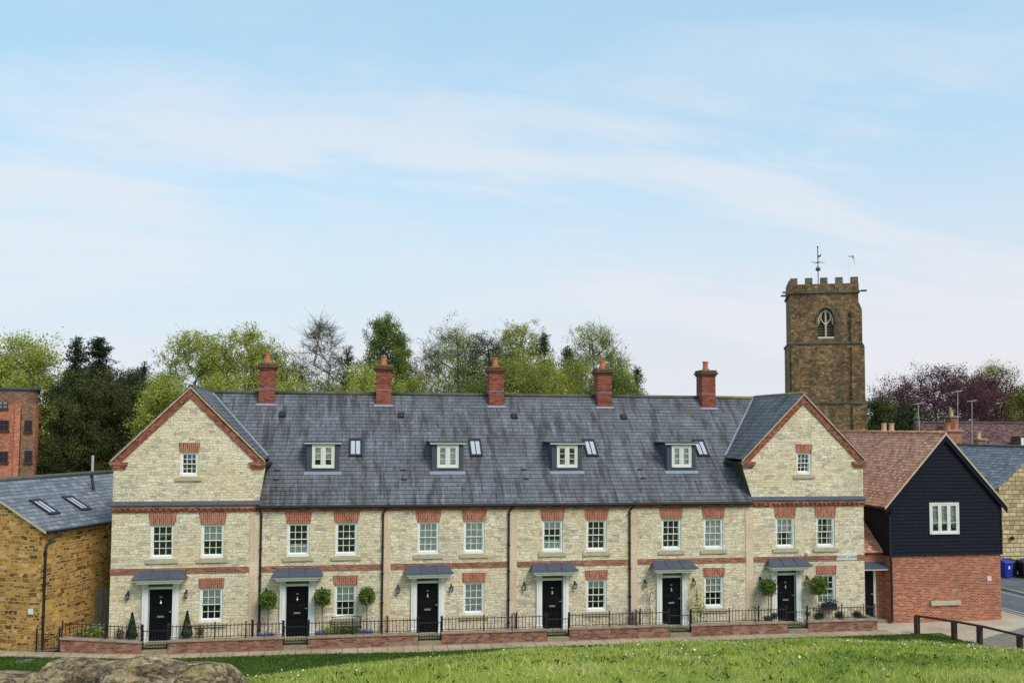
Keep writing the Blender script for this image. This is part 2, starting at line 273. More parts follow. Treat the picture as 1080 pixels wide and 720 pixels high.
# ------------------------------------------------------------------ object helpers
ORIG = {}
def tag(o, label=None, cat=None, group=None, kind=None):
    if label: o['label'] = label
    if cat: o['category'] = cat
    if group: o['group'] = group
    if kind: o['kind'] = kind
    return o
def thing(name, loc, label, cat, group=None):
    o = bpy.data.objects.new(name, None); o.location = loc; o.empty_display_size = .3; COL.objects.link(o)
    ORIG[o.name] = Vector(loc); return tag(o, label, cat, group)
def link_mesh(me, name, mat, parent):
    if mat is not None:
        for x in (mat if isinstance(mat, (list, tuple)) else [mat]): me.materials.append(M[x] if isinstance(x, str) else x)
    o = bpy.data.objects.new(name, me); COL.objects.link(o)
    if parent is not None: o.parent = parent; ORIG[o.name] = ORIG[parent.name]
    else: ORIG[o.name] = Vector((0,0,0))
    return o
class MB:
    def __init__(s): s.v = []; s.f = []; s.smooth = False
    def poly(s, pts):
        i = len(s.v); s.v += [tuple(p) for p in pts]; s.f.append(tuple(range(i, i+len(pts)))); return s
    def raw(s, vs, fs):
        i = len(s.v); s.v += [tuple(p) for p in vs]; s.f += [tuple(k+i for k in f) for f in fs]; return s
    def box(s, x0, x1, y0, y1, z0, z1):
        v = [(x0,y0,z0),(x1,y0,z0),(x1,y1,z0),(x0,y1,z0),(x0,y0,z1),(x1,y0,z1),(x1,y1,z1),(x0,y1,z1)]
        return s.raw(v, [(0,3,2,1),(4,5,6,7),(0,1,5,4),(1,2,6,5),(2,3,7,6),(3,0,4,7)])
    def obox(s, o, ax, ay, az):   # oriented box: origin corner and three edge vectors
        o, ax, ay, az = map(Vector, (o, ax, ay, az)); v = [o, o+ax, o+ax+ay, o+ay, o+az, o+ax+az, o+ax+ay+az, o+ay+az]
        if ax.cross(ay).dot(az) < 0: fs = [(0,1,2,3),(4,7,6,5),(0,4,5,1),(1,5,6,2),(2,6,7,3),(3,7,4,0)]
        else: fs = [(0,3,2,1),(4,5,6,7),(0,1,5,4),(1,2,6,5),(2,3,7,6),(3,0,4,7)]
        return s.raw(v, fs)
    def slab(s, pts, th):         # polygon (ccw seen from outside) thickened inward
        pts = [Vector(p) for p in pts]; n = Vector((0,0,0))
        for a, b in zip(pts, pts[1:]+pts[:1]): n += a.cross(b)
        n.normalize(); lo = [p-n*th for p in pts]; k = len(pts)
        return s.raw(pts+lo, [tuple(range(k)), tuple(range(2*k-1, k-1, -1))]+[(i, k+i, k+(i+1)%k, (i+1)%k) for i in range(k)])
    def tube(s, pts, r, n=8, cap=True):
        pts = [Vector(p) for p in pts]; rs = r if isinstance(r, (list, tuple)) else [r]*len(pts); base = len(s.v); prev = None
        for i, p in enumerate(pts):
            d = (pts[min(i+1, len(pts)-1)]-pts[max(i-1, 0)]).normalized()
            a = d.cross(Vector((0,0,1))) if abs(d.z) < .95 else d.cross(Vector((0,1,0)))
            a.normalize()
            if prev is not None and a.dot(prev) < 0 : a = -a
            prev = a; b = d.cross(a)
            for k in range(n):
                t = 2*math.pi*k/n; s.v.append(tuple(p+(a*math.cos(t)+b*math.sin(t))*rs[i]))
        for i in range(len(pts)-1):
            for k in range(n):
                s.f.append((base+i*n+k, base+i*n+(k+1)%n, base+(i+1)*n+(k+1)%n, base+(i+1)*n+k))
        if cap:
            s.f.append(tuple(base+k for k in range(n))[::-1]); s.f.append(tuple(base+(len(pts)-1)*n+k for k in range(n)))
        return s
    def lathe(s, c, prof, n=12):  # prof: (r, z)
        base = len(s.v)
        for r, z in prof:
            for k in range(n):
                t = 2*math.pi*k/n; s.v.append((c[0]+r*math.cos(t), c[1]+r*math.sin(t), c[2]+z))
        for i in range(len(prof)-1):
            for k in range(n): s.f.append((base+i*n+k, base+i*n+(k+1)%n, base+(i+1)*n+(k+1)%n, base+(i+1)*n+k))
        s.f.append(tuple(base+k for k in range(n))[::-1]); s.f.append(tuple(base+(len(prof)-1)*n+k for k in range(n)))
        return s
    def build(s, name, mat, parent=None, xf=None, smooth=False, bevel=0):
        me = bpy.data.meshes.new(name); V = [Vector(p) for p in s.v]
        if xf is not None: V = [xf @ p for p in V]
        org = ORIG[parent.name] if parent is not None else Vector((0,0,0))
        me.from_pydata([tuple(p-org) for p in V], [], s.f)
        uvl = me.uv_layers.new(name='UVMap'); Z = Vector((0,0,1))
        for poly in me.polygons:
            n = poly.normal; t = Z.cross(n)
            t = t.normalized() if t.length > .05 else Vector((1,0,0))
            b = n.cross(t)
            for li in poly.loop_indices:
                p = V[me.loops[li].vertex_index]; uvl.data[li].uv = (p.dot(t), p.dot(b))
            poly.use_smooth = smooth
        o = link_mesh(me, name, mat, parent)
        if bevel:
            md = o.modifiers.new('bevel', 'BEVEL'); md.width = bevel; md.segments = 2; md.limit_method = 'ANGLE'
        return o
def arr_mesh(name, V, Fq, mat, parent=None, smooth=False):
    V = np.asarray(V, np.float32); Fq = np.asarray(Fq, np.int32)
    if parent is not None: V = V - np.array(ORIG[parent.name], np.float32)
    me = bpy.data.meshes.new(name); me.vertices.add(len(V)); me.vertices.foreach_set('co', V.ravel())
    k = Fq.shape[1]; me.loops.add(Fq.size); me.loops.foreach_set('vertex_index', Fq.ravel())
    me.polygons.add(len(Fq)); me.polygons.foreach_set('loop_start', np.arange(0, Fq.size, k, dtype=np.int32))
    me.polygons.foreach_set('loop_total', np.full(len(Fq), k, np.int32))
    me.polygons.foreach_set('use_smooth', np.full(len(Fq), smooth))
    me.update(calc_edges=True); return link_mesh(me, name, mat, parent)
def wallface(mb, outer, holes, y, reveal=.0):
    """front wall polygon (x,z) with rectangular holes (x0,x1,z0,z1), facing -Y, with reveals going back"""
    loops = [[Vector((a, b, 0)) for a, b in outer]]
    for x0, x1, z0, z1 in holes: loops.append([Vector((x0,z0,0)),Vector((x0,z1,0)),Vector((x1,z1,0)),Vector((x1,z0,0))])
    tris = tessellate_polygon(loops); flat = [p for l in loops for p in l]; vs = [(p.x, y, p.y) for p in flat]
    out = []
    for t in tris:
        a, b, c = (flat[i] for i in t)
        out.append(t if (b-a).cross(c-a).z > 0 else (t[0], t[2], t[1]))
    mb.raw(vs, out)
    for x0, x1, z0, z1 in holes:
        if reveal:
            mb.poly([(x0,y,z0),(x0,y,z1),(x0,y+reveal,z1),(x0,y+reveal,z0)]); mb.poly([(x1,y,z0),(x1,y+reveal,z0),(x1,y+reveal,z1),(x1,y,z1)])
            mb.poly([(x0,y,z1),(x1,y,z1),(x1,y+reveal,z1),(x0,y+reveal,z1)]); mb.poly([(x0,y,z0),(x0,y+reveal,z0),(x1,y+reveal,z0),(x1,y,z0)])

# ------------------------------------------------------------------ foliage
def leaf_quads(C, size, squash=1.):
    n = len(C); a = RNG.normal(size=(n,3)); a /= np.linalg.norm(a, axis=1)[:,None]
    b = RNG.normal(size=(n,3)); b -= (b*a).sum(1)[:,None]*a; b /= np.linalg.norm(b, axis=1)[:,None]
    s = size*RNG.uniform(.6,1.3,n)[:,None]; a = a*s*.5; b = b*s*.5*squash
    V = np.stack([C-a, C-b*.6, C+a, C+b*.6], 1).reshape(-1,3); return V, np.arange(4*n).reshape(-1,4)
def skeleton(z0, h, env, ntip, lean=.0, r0=.3, trunk_top=.75, zmin=.12):
    """grow a branching skeleton: trunk + branches attached greedily. returns segments and tips"""
    nt = 10; nodes = []; par = []
    wob = RNG.normal(size=(2,))*lean
    for i in range(nt+1):
        t = i/nt; nodes.append(np.array([wob[0]*t*t*h+.02*h*math.sin(3*t+wob[0]*9)*t, wob[1]*t*t*h, h*trunk_top*t])); par.append(i-1)
    tips = []
    zs = RNG.uniform(zmin, 1., ntip*3)
    for z in zs:
        R = env(z); 
        if R <= 0 or RNG.random() > min(1, (R/env.maxr)**1.0+.22): continue
        a = RNG.uniform(0, 2*math.pi); rr = R*math.sqrt(RNG.uniform(.12, 1.)); tips.append(np.array([rr*math.cos(a), rr*math.sin(a), z*h]))
        if len(tips) >= ntip: break
    tips.sort(key=lambda p: math.hypot(p[0], p[1])+.25*abs(p[2]-h*.5))
    tipidx = []
    for p in tips:
        N = np.array(nodes); d = N-p; hd = np.hypot(d[:,0], d[:,1]); below = N[:,2] <= p[2]-hd*.25
        dist = np.linalg.norm(d, axis=1)+np.where(below, 0, 50); dist[:2] += 5
        j = int(dist.argmin()); q = nodes[j]; L = np.linalg.norm(p-q); k = max(1, min(3, int(L/1.2))); prev = j
        for s in range(1, k+1):
            t = s/k; m = q+(p-q)*t; m = m+np.array([0,0,.10*L*math.sin(math.pi*t)])
            if s < k: m = m+RNG.normal(size=3)*.09*L
            nodes.append(m); par.append(prev); prev = len(nodes)-1
        tipidx.append(prev)
    w = np.zeros(len(nodes))
    for i in range(len(nodes)-1, -1, -1):
        w[i] += .6 if w[i] == 0 else 0
        if par[i] >= 0: w[par[i]] += w[i]
    rad = r0*(w/w[0])**.46
    return np.array(nodes), par, rad, tipidx
def branch_mesh(nodes, par, rad, off):
    V = []; Fq = []; b = 0
    for i, p in enumerate(par):
        if p < 0: continue
        A, B = nodes[p]+off, nodes[i]+off; d = B-A; L = np.linalg.norm(d)
        if L < 1e-4: continue
        d = d/L; u = np.cross(d, [0,0,1.]) if abs(d[2]) < .95 else np.cross(d, [0,1.,0]); u /= np.linalg.norm(u); v = np.cross(d, u)
        ra, rb = min(rad[p], rad[i]*1.6), rad[i]; k = 5
        for P, r in ((A-d*ra*.2, ra), (B, rb)):
            for m in range(k):
                t = 2*math.pi*m/k; V.append(P+(u*math.cos(t)+v*math.sin(t))*r)
        for m in range(k): Fq.append((b+m, b+(m+1)%k, b+k+(m+1)%k, b+k+m))
        b += 2*k
    return np.array(V), np.array(Fq)
class Env:
    def __init__(s, pts, R): s.z = [p[0] for p in pts]; s.r = [p[1]*R for p in pts]; s.maxr = max(s.r)
    def __call__(s, z): return float(np.interp(z, s.z, s.r))
ROUND = [(0,.3),(.18,.5),(.3,.8),(.5,1),(.75,1),(.9,.75),(1,.2)]
FULL = [(0,.6),(.1,.9),(.4,1),(.7,.9),(.9,.6),(1,.12)]
OVAL = [(0,.2),(.15,.5),(.35,.9),(.6,1),(.8,.88),(.93,.55),(1,.15)]
CONE = [(0,1),(.6,.95),(.72,.75),(.84,.5),(.93,.25),(1,.03)]
COLUMN = [(0,1),(.6,1),(.85,.85),(.95,.6),(1,.15)]
def tree(name, label, px, pytop, Y, width_px, shape, leaf, nleaf, leafsize, tips=110, spread=.55, bark='bark', r0=.28, group='trees behind the terrace', trunk_top=.75, zbase=-.3, lean=.03, cat='tree', twigs=0, zmin=None):
    p = at(px, pytop, Y); X = p[0]; h = p[2]-zbase
    depth = (p-CAM)@BF; R = width_px*.5*depth/FPX
    root = thing(name, (X, Y, zbase), label, cat, group)
    env = Env(shape, R); zm = zmin if zmin is not None else (.42 if (shape is OVAL or shape is ROUND) and px > 190 and px < 700 else .12); r0 = r0*(.45 if 'bare' in name else .75); nodes, par, rad, ti = skeleton(zbase, h*.97, env, tips, lean, r0, trunk_top, zm)
    off = np.array([X, Y, zbase]); V, Fq = branch_mesh(nodes, par, rad, off)
    # fine twigs at the tips
    tw = []; 
    tp = nodes[ti]+off
    if twigs:
        tn = []; tpar = []; trad = []
        for q in tp:
            for _ in range(twigs):
                e = q+RNG.normal(size=3)*[.55,.55,.45]+[0,0,.25]; tn += [q, e]; tpar += [-1, len(tn)-2]; trad += [.016, .007]
        V2, F2 = branch_mesh(np.array(tn), tpar, np.array(trad), np.zeros(3)); F2 = F2+len(V); V = np.vstack([V, V2]); Fq = np.vstack([Fq, F2])
    arr_mesh('trunk', V, Fq, bark, root, True)
    # leaf clumps, three scales, uneven
    nb = 'bare' in name; nleaf = int(nleaf*(1.8 if nb else 5.)); leafsize = leafsize*.70; spread = spread*(1 if nb else 1.22)
    w = RNG.uniform(.25, 1.5, len(tp))**1.2; w /= w.sum(); idx = RNG.choice(len(tp), nleaf, p=w)
    sub = RNG.normal(size=(len(tp), 5, 3))*spread*np.array([1,1,.7])
    C = tp[idx]+sub[idx, RNG.integers(0,5,nleaf)]+RNG.normal(size=(nleaf,3))*spread*.38
    C[:,2] = np.maximum(C[:,2], zbase+.1)
    LV, LF = leaf_quads(C, leafsize); arr_mesh('crown', LV, LF, leaf, root)
    return root
def conifer(name, label, px, pytop, Y, width_px, leaf, nleaf, leafsize, droop=.35, group='trees behind the terrace', shape=CONE, tiers=16, zbase=-.3):
    p = at(px, pytop, Y); X = p[0]; h = p[2]-zbase; depth = (p-CAM)@BF; R = width_px*.5*depth/FPX
    root = thing(name, (X, Y, zbase), label, 'tree', group); env = Env(shape, R)
    mb = MB(); mb.tube([(X,Y,zbase),(X+.1,Y,zbase+h*.5),(X,Y,zbase+h*.98)], [.28,.16,.03], 6); P = []
    nleaf = int(nleaf*3.2)
    for i in range(tiers*16):
        z = RNG.uniform(.3, .99); a = RNG.uniform(0, 6.283); r = env(z)*RNG.uniform(.6,1.15); k = max(3, int(r*5))
        base = np.array([X,Y,zbase+z*h]); tip = base+np.array([math.cos(a)*r, math.sin(a)*r, -droop*r+.05*h*(z>.9)])
        mb.tube([tuple(base), tuple(tip)], [.04,.012], 4, False)
        for t in np.linspace(.15,1,k): P.append((base+(tip-base)*t+[0,0,-.1*r*t*t], .16+.22*r*(1.05-t)*.5))
    mb.build('trunk', 'darkbark', root, smooth=True)
    Pc = np.array([a for a,_ in P]); Ps = np.array([b for _,b in P]); idx = RNG.integers(0, len(P), nleaf)
    C = Pc[idx]+RNG.normal(size=(nleaf,3))*Ps[idx][:,None]*np.array([1,1,.55])
    LV, LF = leaf_quads(C, leafsize, .6); arr_mesh('crown', LV, LF, leaf, root); return root
def ball_leaves(c, r, n, size, squash=(1,1,1), lumpy=.12, shell=.75):
    d = RNG.normal(size=(n,3)); d /= np.linalg.norm(d,axis=1)[:,None]
    k = 1+lumpy*np.sin(d[:,0]*5+1)*np.sin(d[:,1]*4+2)*np.cos(d[:,2]*5)+RNG.normal(size=n)*.06
    rr = r*k*RNG.uniform(shell,1,n); return leaf_quads(np.array(c)+d*rr[:,None]*np.array(squash), size)
# ------------------------------------------------------------------ the terrace of six houses
W = 5.35; XL, XR = -1.94, 30.58; ZR = 10.12; YR = 5.17
BND = [XL]+[3.80+W*k for k in range(4)]+[25.22, XR]
SL = (ZR-5.44)/(YR+.12)
def zroof(y): return 5.44+SL*(y+.12)
def yroof(z): return (z-5.44)/SL-.12
APX = {0: .96, 5: 27.69}; GZR = ZR+.02
def zg(i, x): return GZR-.998*abs(x-APX[i])
UF, GF = (3.27, 4.63), (.70, 2.07); WX = 1.95; HW = .45
ORDW = ['first','second','third','fourth','fifth','sixth']

def sash_window(house, xc, z0, z1, hw, Y=0., blinds=('none','none'), rows=2, sill=True, arch=True, archtop=None, label=None):
    """12-pane sash: frame, glazing bars, panes, stone sill, curtain and a dark room behind"""
    x0, x1 = xc-hw, xc+hw; fr = MB(); y = Y+.05
    zb = z0+.11 if rows == 2 else z0+.07
    f = .075
    fr.box(x0, x0+f, y, y+.12, z0, z1); fr.box(x1-f, x1, y, y+.12, z0, z1); fr.box(x0+f, x1-f, y, y+.12, z1-.07, z1); fr.box(x0+f, x1-f, y-.04, y+.12, z0, z0+.09)
    w = tag(fr.build('window_frame', 'white', house), label)
    gx0, gx1 = x0+f, x1-f; gz0, gz1 = z0+.09, z1-.07; zm = gz0+(gz1-gz0)*(.5 if rows == 2 else .56); b = MB()
    def sash(a, c, yy):
        b.box(gx0, gx0+.035, yy, yy+.04, a, c); b.box(gx1-.035, gx1, yy, yy+.04, a, c)
        b.box(gx0+.035, gx1-.035, yy, yy+.04, c-.04, c); b.box(gx0+.035, gx1-.035, yy, yy+.04, a, a+(.05 if a < zm-.1 else .035))
        for k in (1, 2):
            xx = gx0+(gx1-gx0)*k/3; b.box(xx-.012, xx+.012, yy+.006, yy+.034, a+.035, c-.04)
        zz = (a+c)/2
        for k in range(3):
            xa = gx0+(gx1-gx0)*k/3+.013; xb = gx0+(gx1-gx0)*(k+1)/3-.013
            if k == 0: xa = gx0+.035
            if k == 2: xb = gx1-.035
            b.box(xa, xb, yy+.009, yy+.031, zz-.011, zz+.011)
    sash(zm-.02, gz1, y+.03); sash(gz0, zm+.02, y+.075)
    b.build('glazing_bars', 'white', w)
    g = MB(); g.poly([(gx0,y+.052,zm),(gx1,y+.052,zm),(gx1,y+.052,gz1),(gx0,y+.052,gz1)]); g.poly([(gx0,y+.097,gz0),(gx1,y+.097,gz0),(gx1,y+.097,zm),(gx0,y+.097,zm)])
    g.build('pane', 'glass', w)
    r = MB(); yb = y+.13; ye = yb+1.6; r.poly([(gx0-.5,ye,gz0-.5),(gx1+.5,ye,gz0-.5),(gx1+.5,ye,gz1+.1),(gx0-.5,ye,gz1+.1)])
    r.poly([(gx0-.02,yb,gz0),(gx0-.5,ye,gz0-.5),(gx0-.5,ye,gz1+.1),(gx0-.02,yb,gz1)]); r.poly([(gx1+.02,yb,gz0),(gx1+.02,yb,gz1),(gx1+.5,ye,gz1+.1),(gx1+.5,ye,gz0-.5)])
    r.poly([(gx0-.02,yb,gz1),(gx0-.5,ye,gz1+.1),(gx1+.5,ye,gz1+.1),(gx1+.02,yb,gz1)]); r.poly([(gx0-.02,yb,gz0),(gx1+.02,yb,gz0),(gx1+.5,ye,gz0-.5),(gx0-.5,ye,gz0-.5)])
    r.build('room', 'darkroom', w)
    up, lo = blinds; c = MB(); yc = y+.128
    def cloth(xa, xb, za, zb):
        n = 18; vs = []
        for k in range(n+1):
            xx = xa+(xb-xa)*k/n; dy = .012*math.sin(k*1.9+xc); vs += [(xx, yc+dy, za), (xx, yc+dy, zb)]
        c.raw(vs, [(2*k, 2*k+2, 2*k+3, 2*k+1) for k in range(n)])
    H = gz1-gz0
    if up == 'full': cloth(gx0, gx1, gz0, gz1)
    elif up == 'half': cloth(gx0, gx1, gz0+H*.52, gz1)
    elif up == 'third': cloth(gx0, gx1, gz0+H*.72, gz1)
    if lo == 'sides': cloth(gx0, gx0+.15, gz0, gz1); cloth(gx1-.15, gx1, gz0, gz1)
    if lo == 'low': cloth(gx0, gx1, gz0, gz0+H*.34)
    if c.f: c.build('curtain', 'curtain', w)
    if sill:
        sw = .17; s = MB(); s.box(x0-sw, x1+sw, Y-.07, Y+.05, z0-.19, z0-.035); s.box(x0-.02, x1+.02, Y-.05, Y+.07, z0-.035, z0-.002)
        s.build('window_sill', 'sillstone', w, bevel=.008)
    if arch:
        zt = archtop; s = MB(); e = .035 if zt-z1 < .45 else .07
        s.slab([(x0-.03,Y-.018,z1),(x1+.03,Y-.018,z1),(x1+.03+e,Y-.018,zt),(x0-.03-e,Y-.018,zt)], .05)
        s.build('brick_arch', 'soldier', w)
    return w

BL = { # blinds per house: upper left, upper right, ground
 0: [('none','none'),('half','none'),('half','none')], 1: [('none','low'),('none','none'),('half','none')],
 2: [('full','none'),('full','none'),('full','none')], 3: [('third','low'),('none','none'),('third','none')],
 4: [('none','none'),('full','none'),('half','none')], 5: [('half','sides'),('none','sides'),('none','low')]}
LABELS = [
 'cream stone house under the left gable, with clipped cone shrubs by its black door',
 'cream stone terraced house with three lollipop bay trees, right next to the left gabled house',
 'terraced house with white blinds filling all three of its sash windows, left of the middle',
 'terraced house right of the middle, with no plants at its door and dark panes',
 'terraced house next to the right gable, yellowish leafy plant right of its door',
 'cream stone house under the right gable, with the street name plate and a window box']
for i in range(6):
    x0, x1 = BND[i], BND[i+1]; dx = i*W; gable = i in (0, 5)
    H = thing('terraced_house', ((x0+x1)/2, 0, 0), LABELS[i], 'house', 'houses of the stone terrace')
    holes = [(dx-HW, dx+HW, *UF), (dx+WX-HW, dx+WX+HW, *UF), (dx+WX-HW, dx+WX+HW, *GF), (dx-.46, dx+.46, 0, 2.28)]
    wall = MB()
    if gable:
        xa, xb = x0, x1; ap = APX[i]
        if i == 0: lo = [(xa,-.32),(xb,-.32),(xb,5.42),(3.76,5.5),(3.97,6.86),(3.97,zg(0,3.97)-.03)]; up = [(ap,GZR-.03),(xa,zg(0,xa)-.03)]
        else: lo = [(xa,-.32),(xb,-.32),(xb,zg(5,xb)-.03),(ap,GZR-.03)]; up = [(24.74,zg(5,24.74)-.03),(24.74,6.86),(25.17,5.5),(xa,5.42)]
        gw = (ap-.35, ap+.35, 6.56, 7.54); holes.append(gw); outer = lo+up
        wallface(wall, outer, holes, 0, .3)
        if i == 0:
            ck = MB(); ck.poly([(3.76,0,5.45),(3.97,0,6.86),(3.97,2,7.3),(3.76,.3,5.45)][::-1]); ck.poly([(3.97,0,6.86),(3.97,0,7.1),(3.97,2.1,7.1),(3.97,2.1,6.9)][::-1])
            wall.box(xa, xa+.3, .01, 10.3, -.3, 7.0)
        else:
            ck = MB(); ck.poly([(25.17,0,5.45),(24.74,0,6.86),(24.74,2,7.3),(25.17,.3,5.45)]); ck.poly([(24.74,0,6.86),(24.74,0,7.1),(24.74,2.1,7.1),(24.74,2.1,6.9)])
            wall.box(xb-.3, xb, .01, 10.3, -.3, 7.0)
        # rear gable
        wall.poly([(xb if i==5 else 3.97,10.3,-.3),(xa if i==0 else 24.74,10.3,-.3),(xa if i==0 else 24.74,10.3,7.1),(ap,10.3,GZR-.05),(xb if i==5 else 3.97,10.3,7.1)])
    else:
        wallface(wall, [(x0,-.32),(x1,-.32),(x1,5.42),(x0,5.42)], holes, 0, .3)
        MB().box(x0, x1, 10.1, 10.3, -.3, 5.4).build('rear_wall', 'cream', H)
    wo = wall.build('wall', 'cream', H)
    # quoin strip
    if i < 5: s = MB(); s.box(x1-.38 if i < 4 else x1-.37, x1-.01, -.022, .02, -.3, 5.10); s.build('pilaster', 'dressed', H)
    # string course
    xs = x0+(.005 if i else -.02); xe = (x1-.385) if i < 5 else x1+.02
    s = MB()
    if i < 5: s.box(xs, xe, -.03, .02, 2.665, 2.895)
    else: s.box(xs, 29.19, -.03, .02, 2.665, 2.895); s.box(30.20, xe, -.03, .02, 2.665, 2.895)
    s.build('string_course', 'brick', H)
    if i == 5:
        s = MB(); s.box(29.20, 30.19, -.045, .02, 2.685, 2.955); pl = s.build('name_plate', plain('plate_white', s2l((.86,.85,.83)), .6, .03), H, bevel=.006)
        tag(pl, 'white street name plate with grey capital letters')
        cu = bpy.data.curves.new('lettering', 'FONT'); cu.body = 'MOAT LANE'; cu.size = .165; cu.align_x = 'CENTER'; cu.align_y = 'CENTER'; cu.extrude = .002; cu.space_character = 1.1
        tmp = bpy.data.objects.new('lettering_tmp', cu); COL.objects.link(tmp)
        dg = bpy.context.evaluated_depsgraph_get(); me = bpy.data.meshes.new_from_object(tmp.evaluated_get(dg)); bpy.data.objects.remove(tmp)
        me.transform(Matrix.Translation(Vector((29.695, -.05, 2.82))-ORIG[H.name]) @ Matrix.Rotation(math.pi/2, 4, 'X')); me.materials.clear()
        lo_ = link_mesh(me, 'lettering', plain('letter_grey', s2l((.35,.35,.36)), .7, .02), pl)
        s = MB(); s.box(27.70, 27.84, -.12, 0, 3.0, 3.08); s.box(27.74,27.80,-.16,-.12,3.0,3.06); s.build('security_lamp', 'white', H)
    # cornice with dentils
    cs = x0-(.04 if i == 0 else 0); ce = x1+(.04 if i == 5 else 0); s = MB()
    s.box(cs, ce, -.035, .02, 5.10, 5.175); s.box(cs, ce, -.06, .02, 5.178, 5.26); s.box(cs, ce, -.12, .02, 5.262, 5.385)
    n = int((ce-cs)/.225)
    for k in range(n): xx = cs+.05+k*.225; s.box(xx, xx+.11, -.105, -.058, 5.182, 5.2605)
    s.build('cornice', 'brick', H)
    if gable:
        a, b = (cs-.03, 3.86) if i == 0 else (25.14, ce+.03); s = MB()
        s.raw([(a,-.17,5.388),(b,-.17,5.388),(b,.02,5.388),(a,.02,5.388),(a,-.17,5.43),(b,-.17,5.43),(b,-.003,5.56),(a,-.003,5.56)], [(0,3,2,1),(0,1,5,4),(4,5,6,7),(1,2,6,5),(3,0,4,7)])
        s.build('lead_capping', 'lead', H)
    # windows
    b0, b1, b2 = BL[i]
    sash_window(H, dx, *UF, HW, 0, b0, archtop=5.098); sash_window(H, dx+WX, *UF, HW, 0, b1, archtop=5.098)
    sash_window(H, dx+WX, *GF, HW, 0, b2, archtop=2.46)
    if gable: sash_window(H, ap, 6.56, 7.54, .35, 0, ('none','none'), archtop=7.92)
    # front door and its surround
    d = MB(); d.box(dx-.45, dx+.45, .10, .16, .03, 2.05)
    for (a, b) in ((-.36,-.04),(.04,.36)):
        for (c, e) in ((.22,.62),(.80,1.30),(1.42,1.90)):
            d.box(dx+a, dx+b, .085, .10, c, e); d.box(dx+a+.045, dx+b-.045, .07, .085, c+.045, e-.045)
    door = d.build('front_door', 'black', H, bevel=.006)
    MB().box(dx-.13, dx+.13, .045, .07, .93, 1.0).build('letter_box', 'steel', door)
    hb = MB(); hb.lathe((dx+.39, .03, 1.12), [(.012,0),(.03,.01),(.036,.03),(.03,.05),(.012,.06)], 8); hb.box(dx+.385,dx+.395,.05,.1,1.14,1.16); hb.box(dx+.30,dx+.40,.055,.07,1.14,1.16)
    hb.build('door_handle', 'steel', door)
    kn = MB(); kn.lathe((dx, .05, 1.44), [(.02,0),(.045,.03),(.05,.07),(.03,.11),(.012,.19)], 8); kn.box(dx-.05,dx+.05,.055,.07,1.72,1.76); kn.build('door_knocker', 'steel', door)
    s = MB(); s.box(dx-.70, dx-.46, -.09, .10, -.02, 2.30); s.box(dx+.46, dx+.70, -.09, .10, -.02, 2.30)
    s.box(dx-.73, dx-.44, -.12, .02, 2.26, 2.345); s.box(dx+.44, dx+.73, -.12, .02, 2.26, 2.345); s.box(dx-.73,dx-.445,-.115,.02,-.03,.20); s.box(dx+.445,dx+.73,-.115,.02,-.03,.20)
    s.box(dx-.46, dx+.46, .03, .14, 2.055, 2.15); s.box(dx-.46, dx-.44, .06, .13, .0, 2.055); s.box(dx+.44, dx+.46, .06, .13, .0, 2.055)
    s.box(dx-.61, dx-.55, -.105, -.088, .3, 2.1); s.box(dx+.55, dx+.61, -.105, -.088, .3, 2.1)
    sur = s.build('door_surround', 'white', H, bevel=.006)
    MB().poly([(dx-.46,.12,2.15),(dx+.46,.12,2.15),(dx+.46,.12,2.30),(dx-.46,.12,2.30)]).build('transom_window', 'glass', sur)
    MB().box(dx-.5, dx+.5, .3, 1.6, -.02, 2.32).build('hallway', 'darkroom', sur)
    # canopy: timber box, brackets, swept lead roof
    cn = MB(); cn.box(dx-.84, dx+.84, -.50, 0, 2.345, 2.44); cn.box(dx-.93, dx+.93, -.58, 0, 2.442, 2.52)
    for sx in (-1, 1):
        a = dx+sx*.58; cn.raw([(a-.05,-.40,2.345),(a+.05,-.40,2.345),(a+.05,-.12,2.08),(a-.05,-.12,2.08),(a-.05,-.12,2.345),(a+.05,-.12,2.345)], [(0,1,2,3),(0,3,4),(1,5,2),(3,2,5,4)])
    cnp = cn.build('door_canopy', 'white', H, bevel=.008)
    prof = [(-.64,2.522),(-.64,2.55),(-.50,2.60),(-.33,2.67),(-.17,2.75),(-.0,2.82)]; s = MB(); vs = []
    for y, z in prof:
        e = .20*(y+.64)/.64; vs += [(dx-1.03+e,y,z),(dx+1.03-e,y,z)]
    vs += [(dx-1.03,0,2.522),(dx+1.03,0,2.522)]
    fs = [(2*k, 2*k+1, 2*k+3, 2*k+2) for k in range(5)]+[(1,0,12,13)]+[(0,2,4,6,8,10,12)]+[(13,11,9,7,5,3,1)]
    s.raw(vs, fs)
    for xx in (-.33, .33): s.tube([(dx+xx,y,z+.012) for y, z in prof[1:]], .018, 5)
    s.build('lead_roof', 'lead', cnp)
    st = MB(); st.box(dx-.66, dx+.66, -.42, -.0, -.12, .0); st.build('door_step', 'stonestep', H, bevel=.01)
    # wall lanterns
    for lx in (dx-1.24, dx+.985):
        b = MB(); b.tube([(lx,0,1.98),(lx,-.10,2.02),(lx,-.14,1.98)], .012, 6); b.box(lx-.03,lx+.03,-.015,0,1.88,2.02)
        b.lathe((lx,-.14,1.68), [(.02,0),(.05,.01),(.055,.03),(.035,.04)], 6); b.lathe((lx,-.14,1.88), [(.095,0),(.085,.02),(.05,.06),(.02,.09),(.012,.12)], 6)
        for k in range(6):
            t = k*math.pi/3; b.tube([(lx+.05*math.cos(t),-.14+.05*math.sin(t),1.71),(lx+.085*math.cos(t),-.14+.085*math.sin(t),1.885)], .007, 4)
        lan = b.build('wall_lantern', 'ironblack', H)
        MB().lathe((lx,-.14,1.712), [(.042,0),(.075,.17)], 6).build('lantern_glass', 'glass', lan)
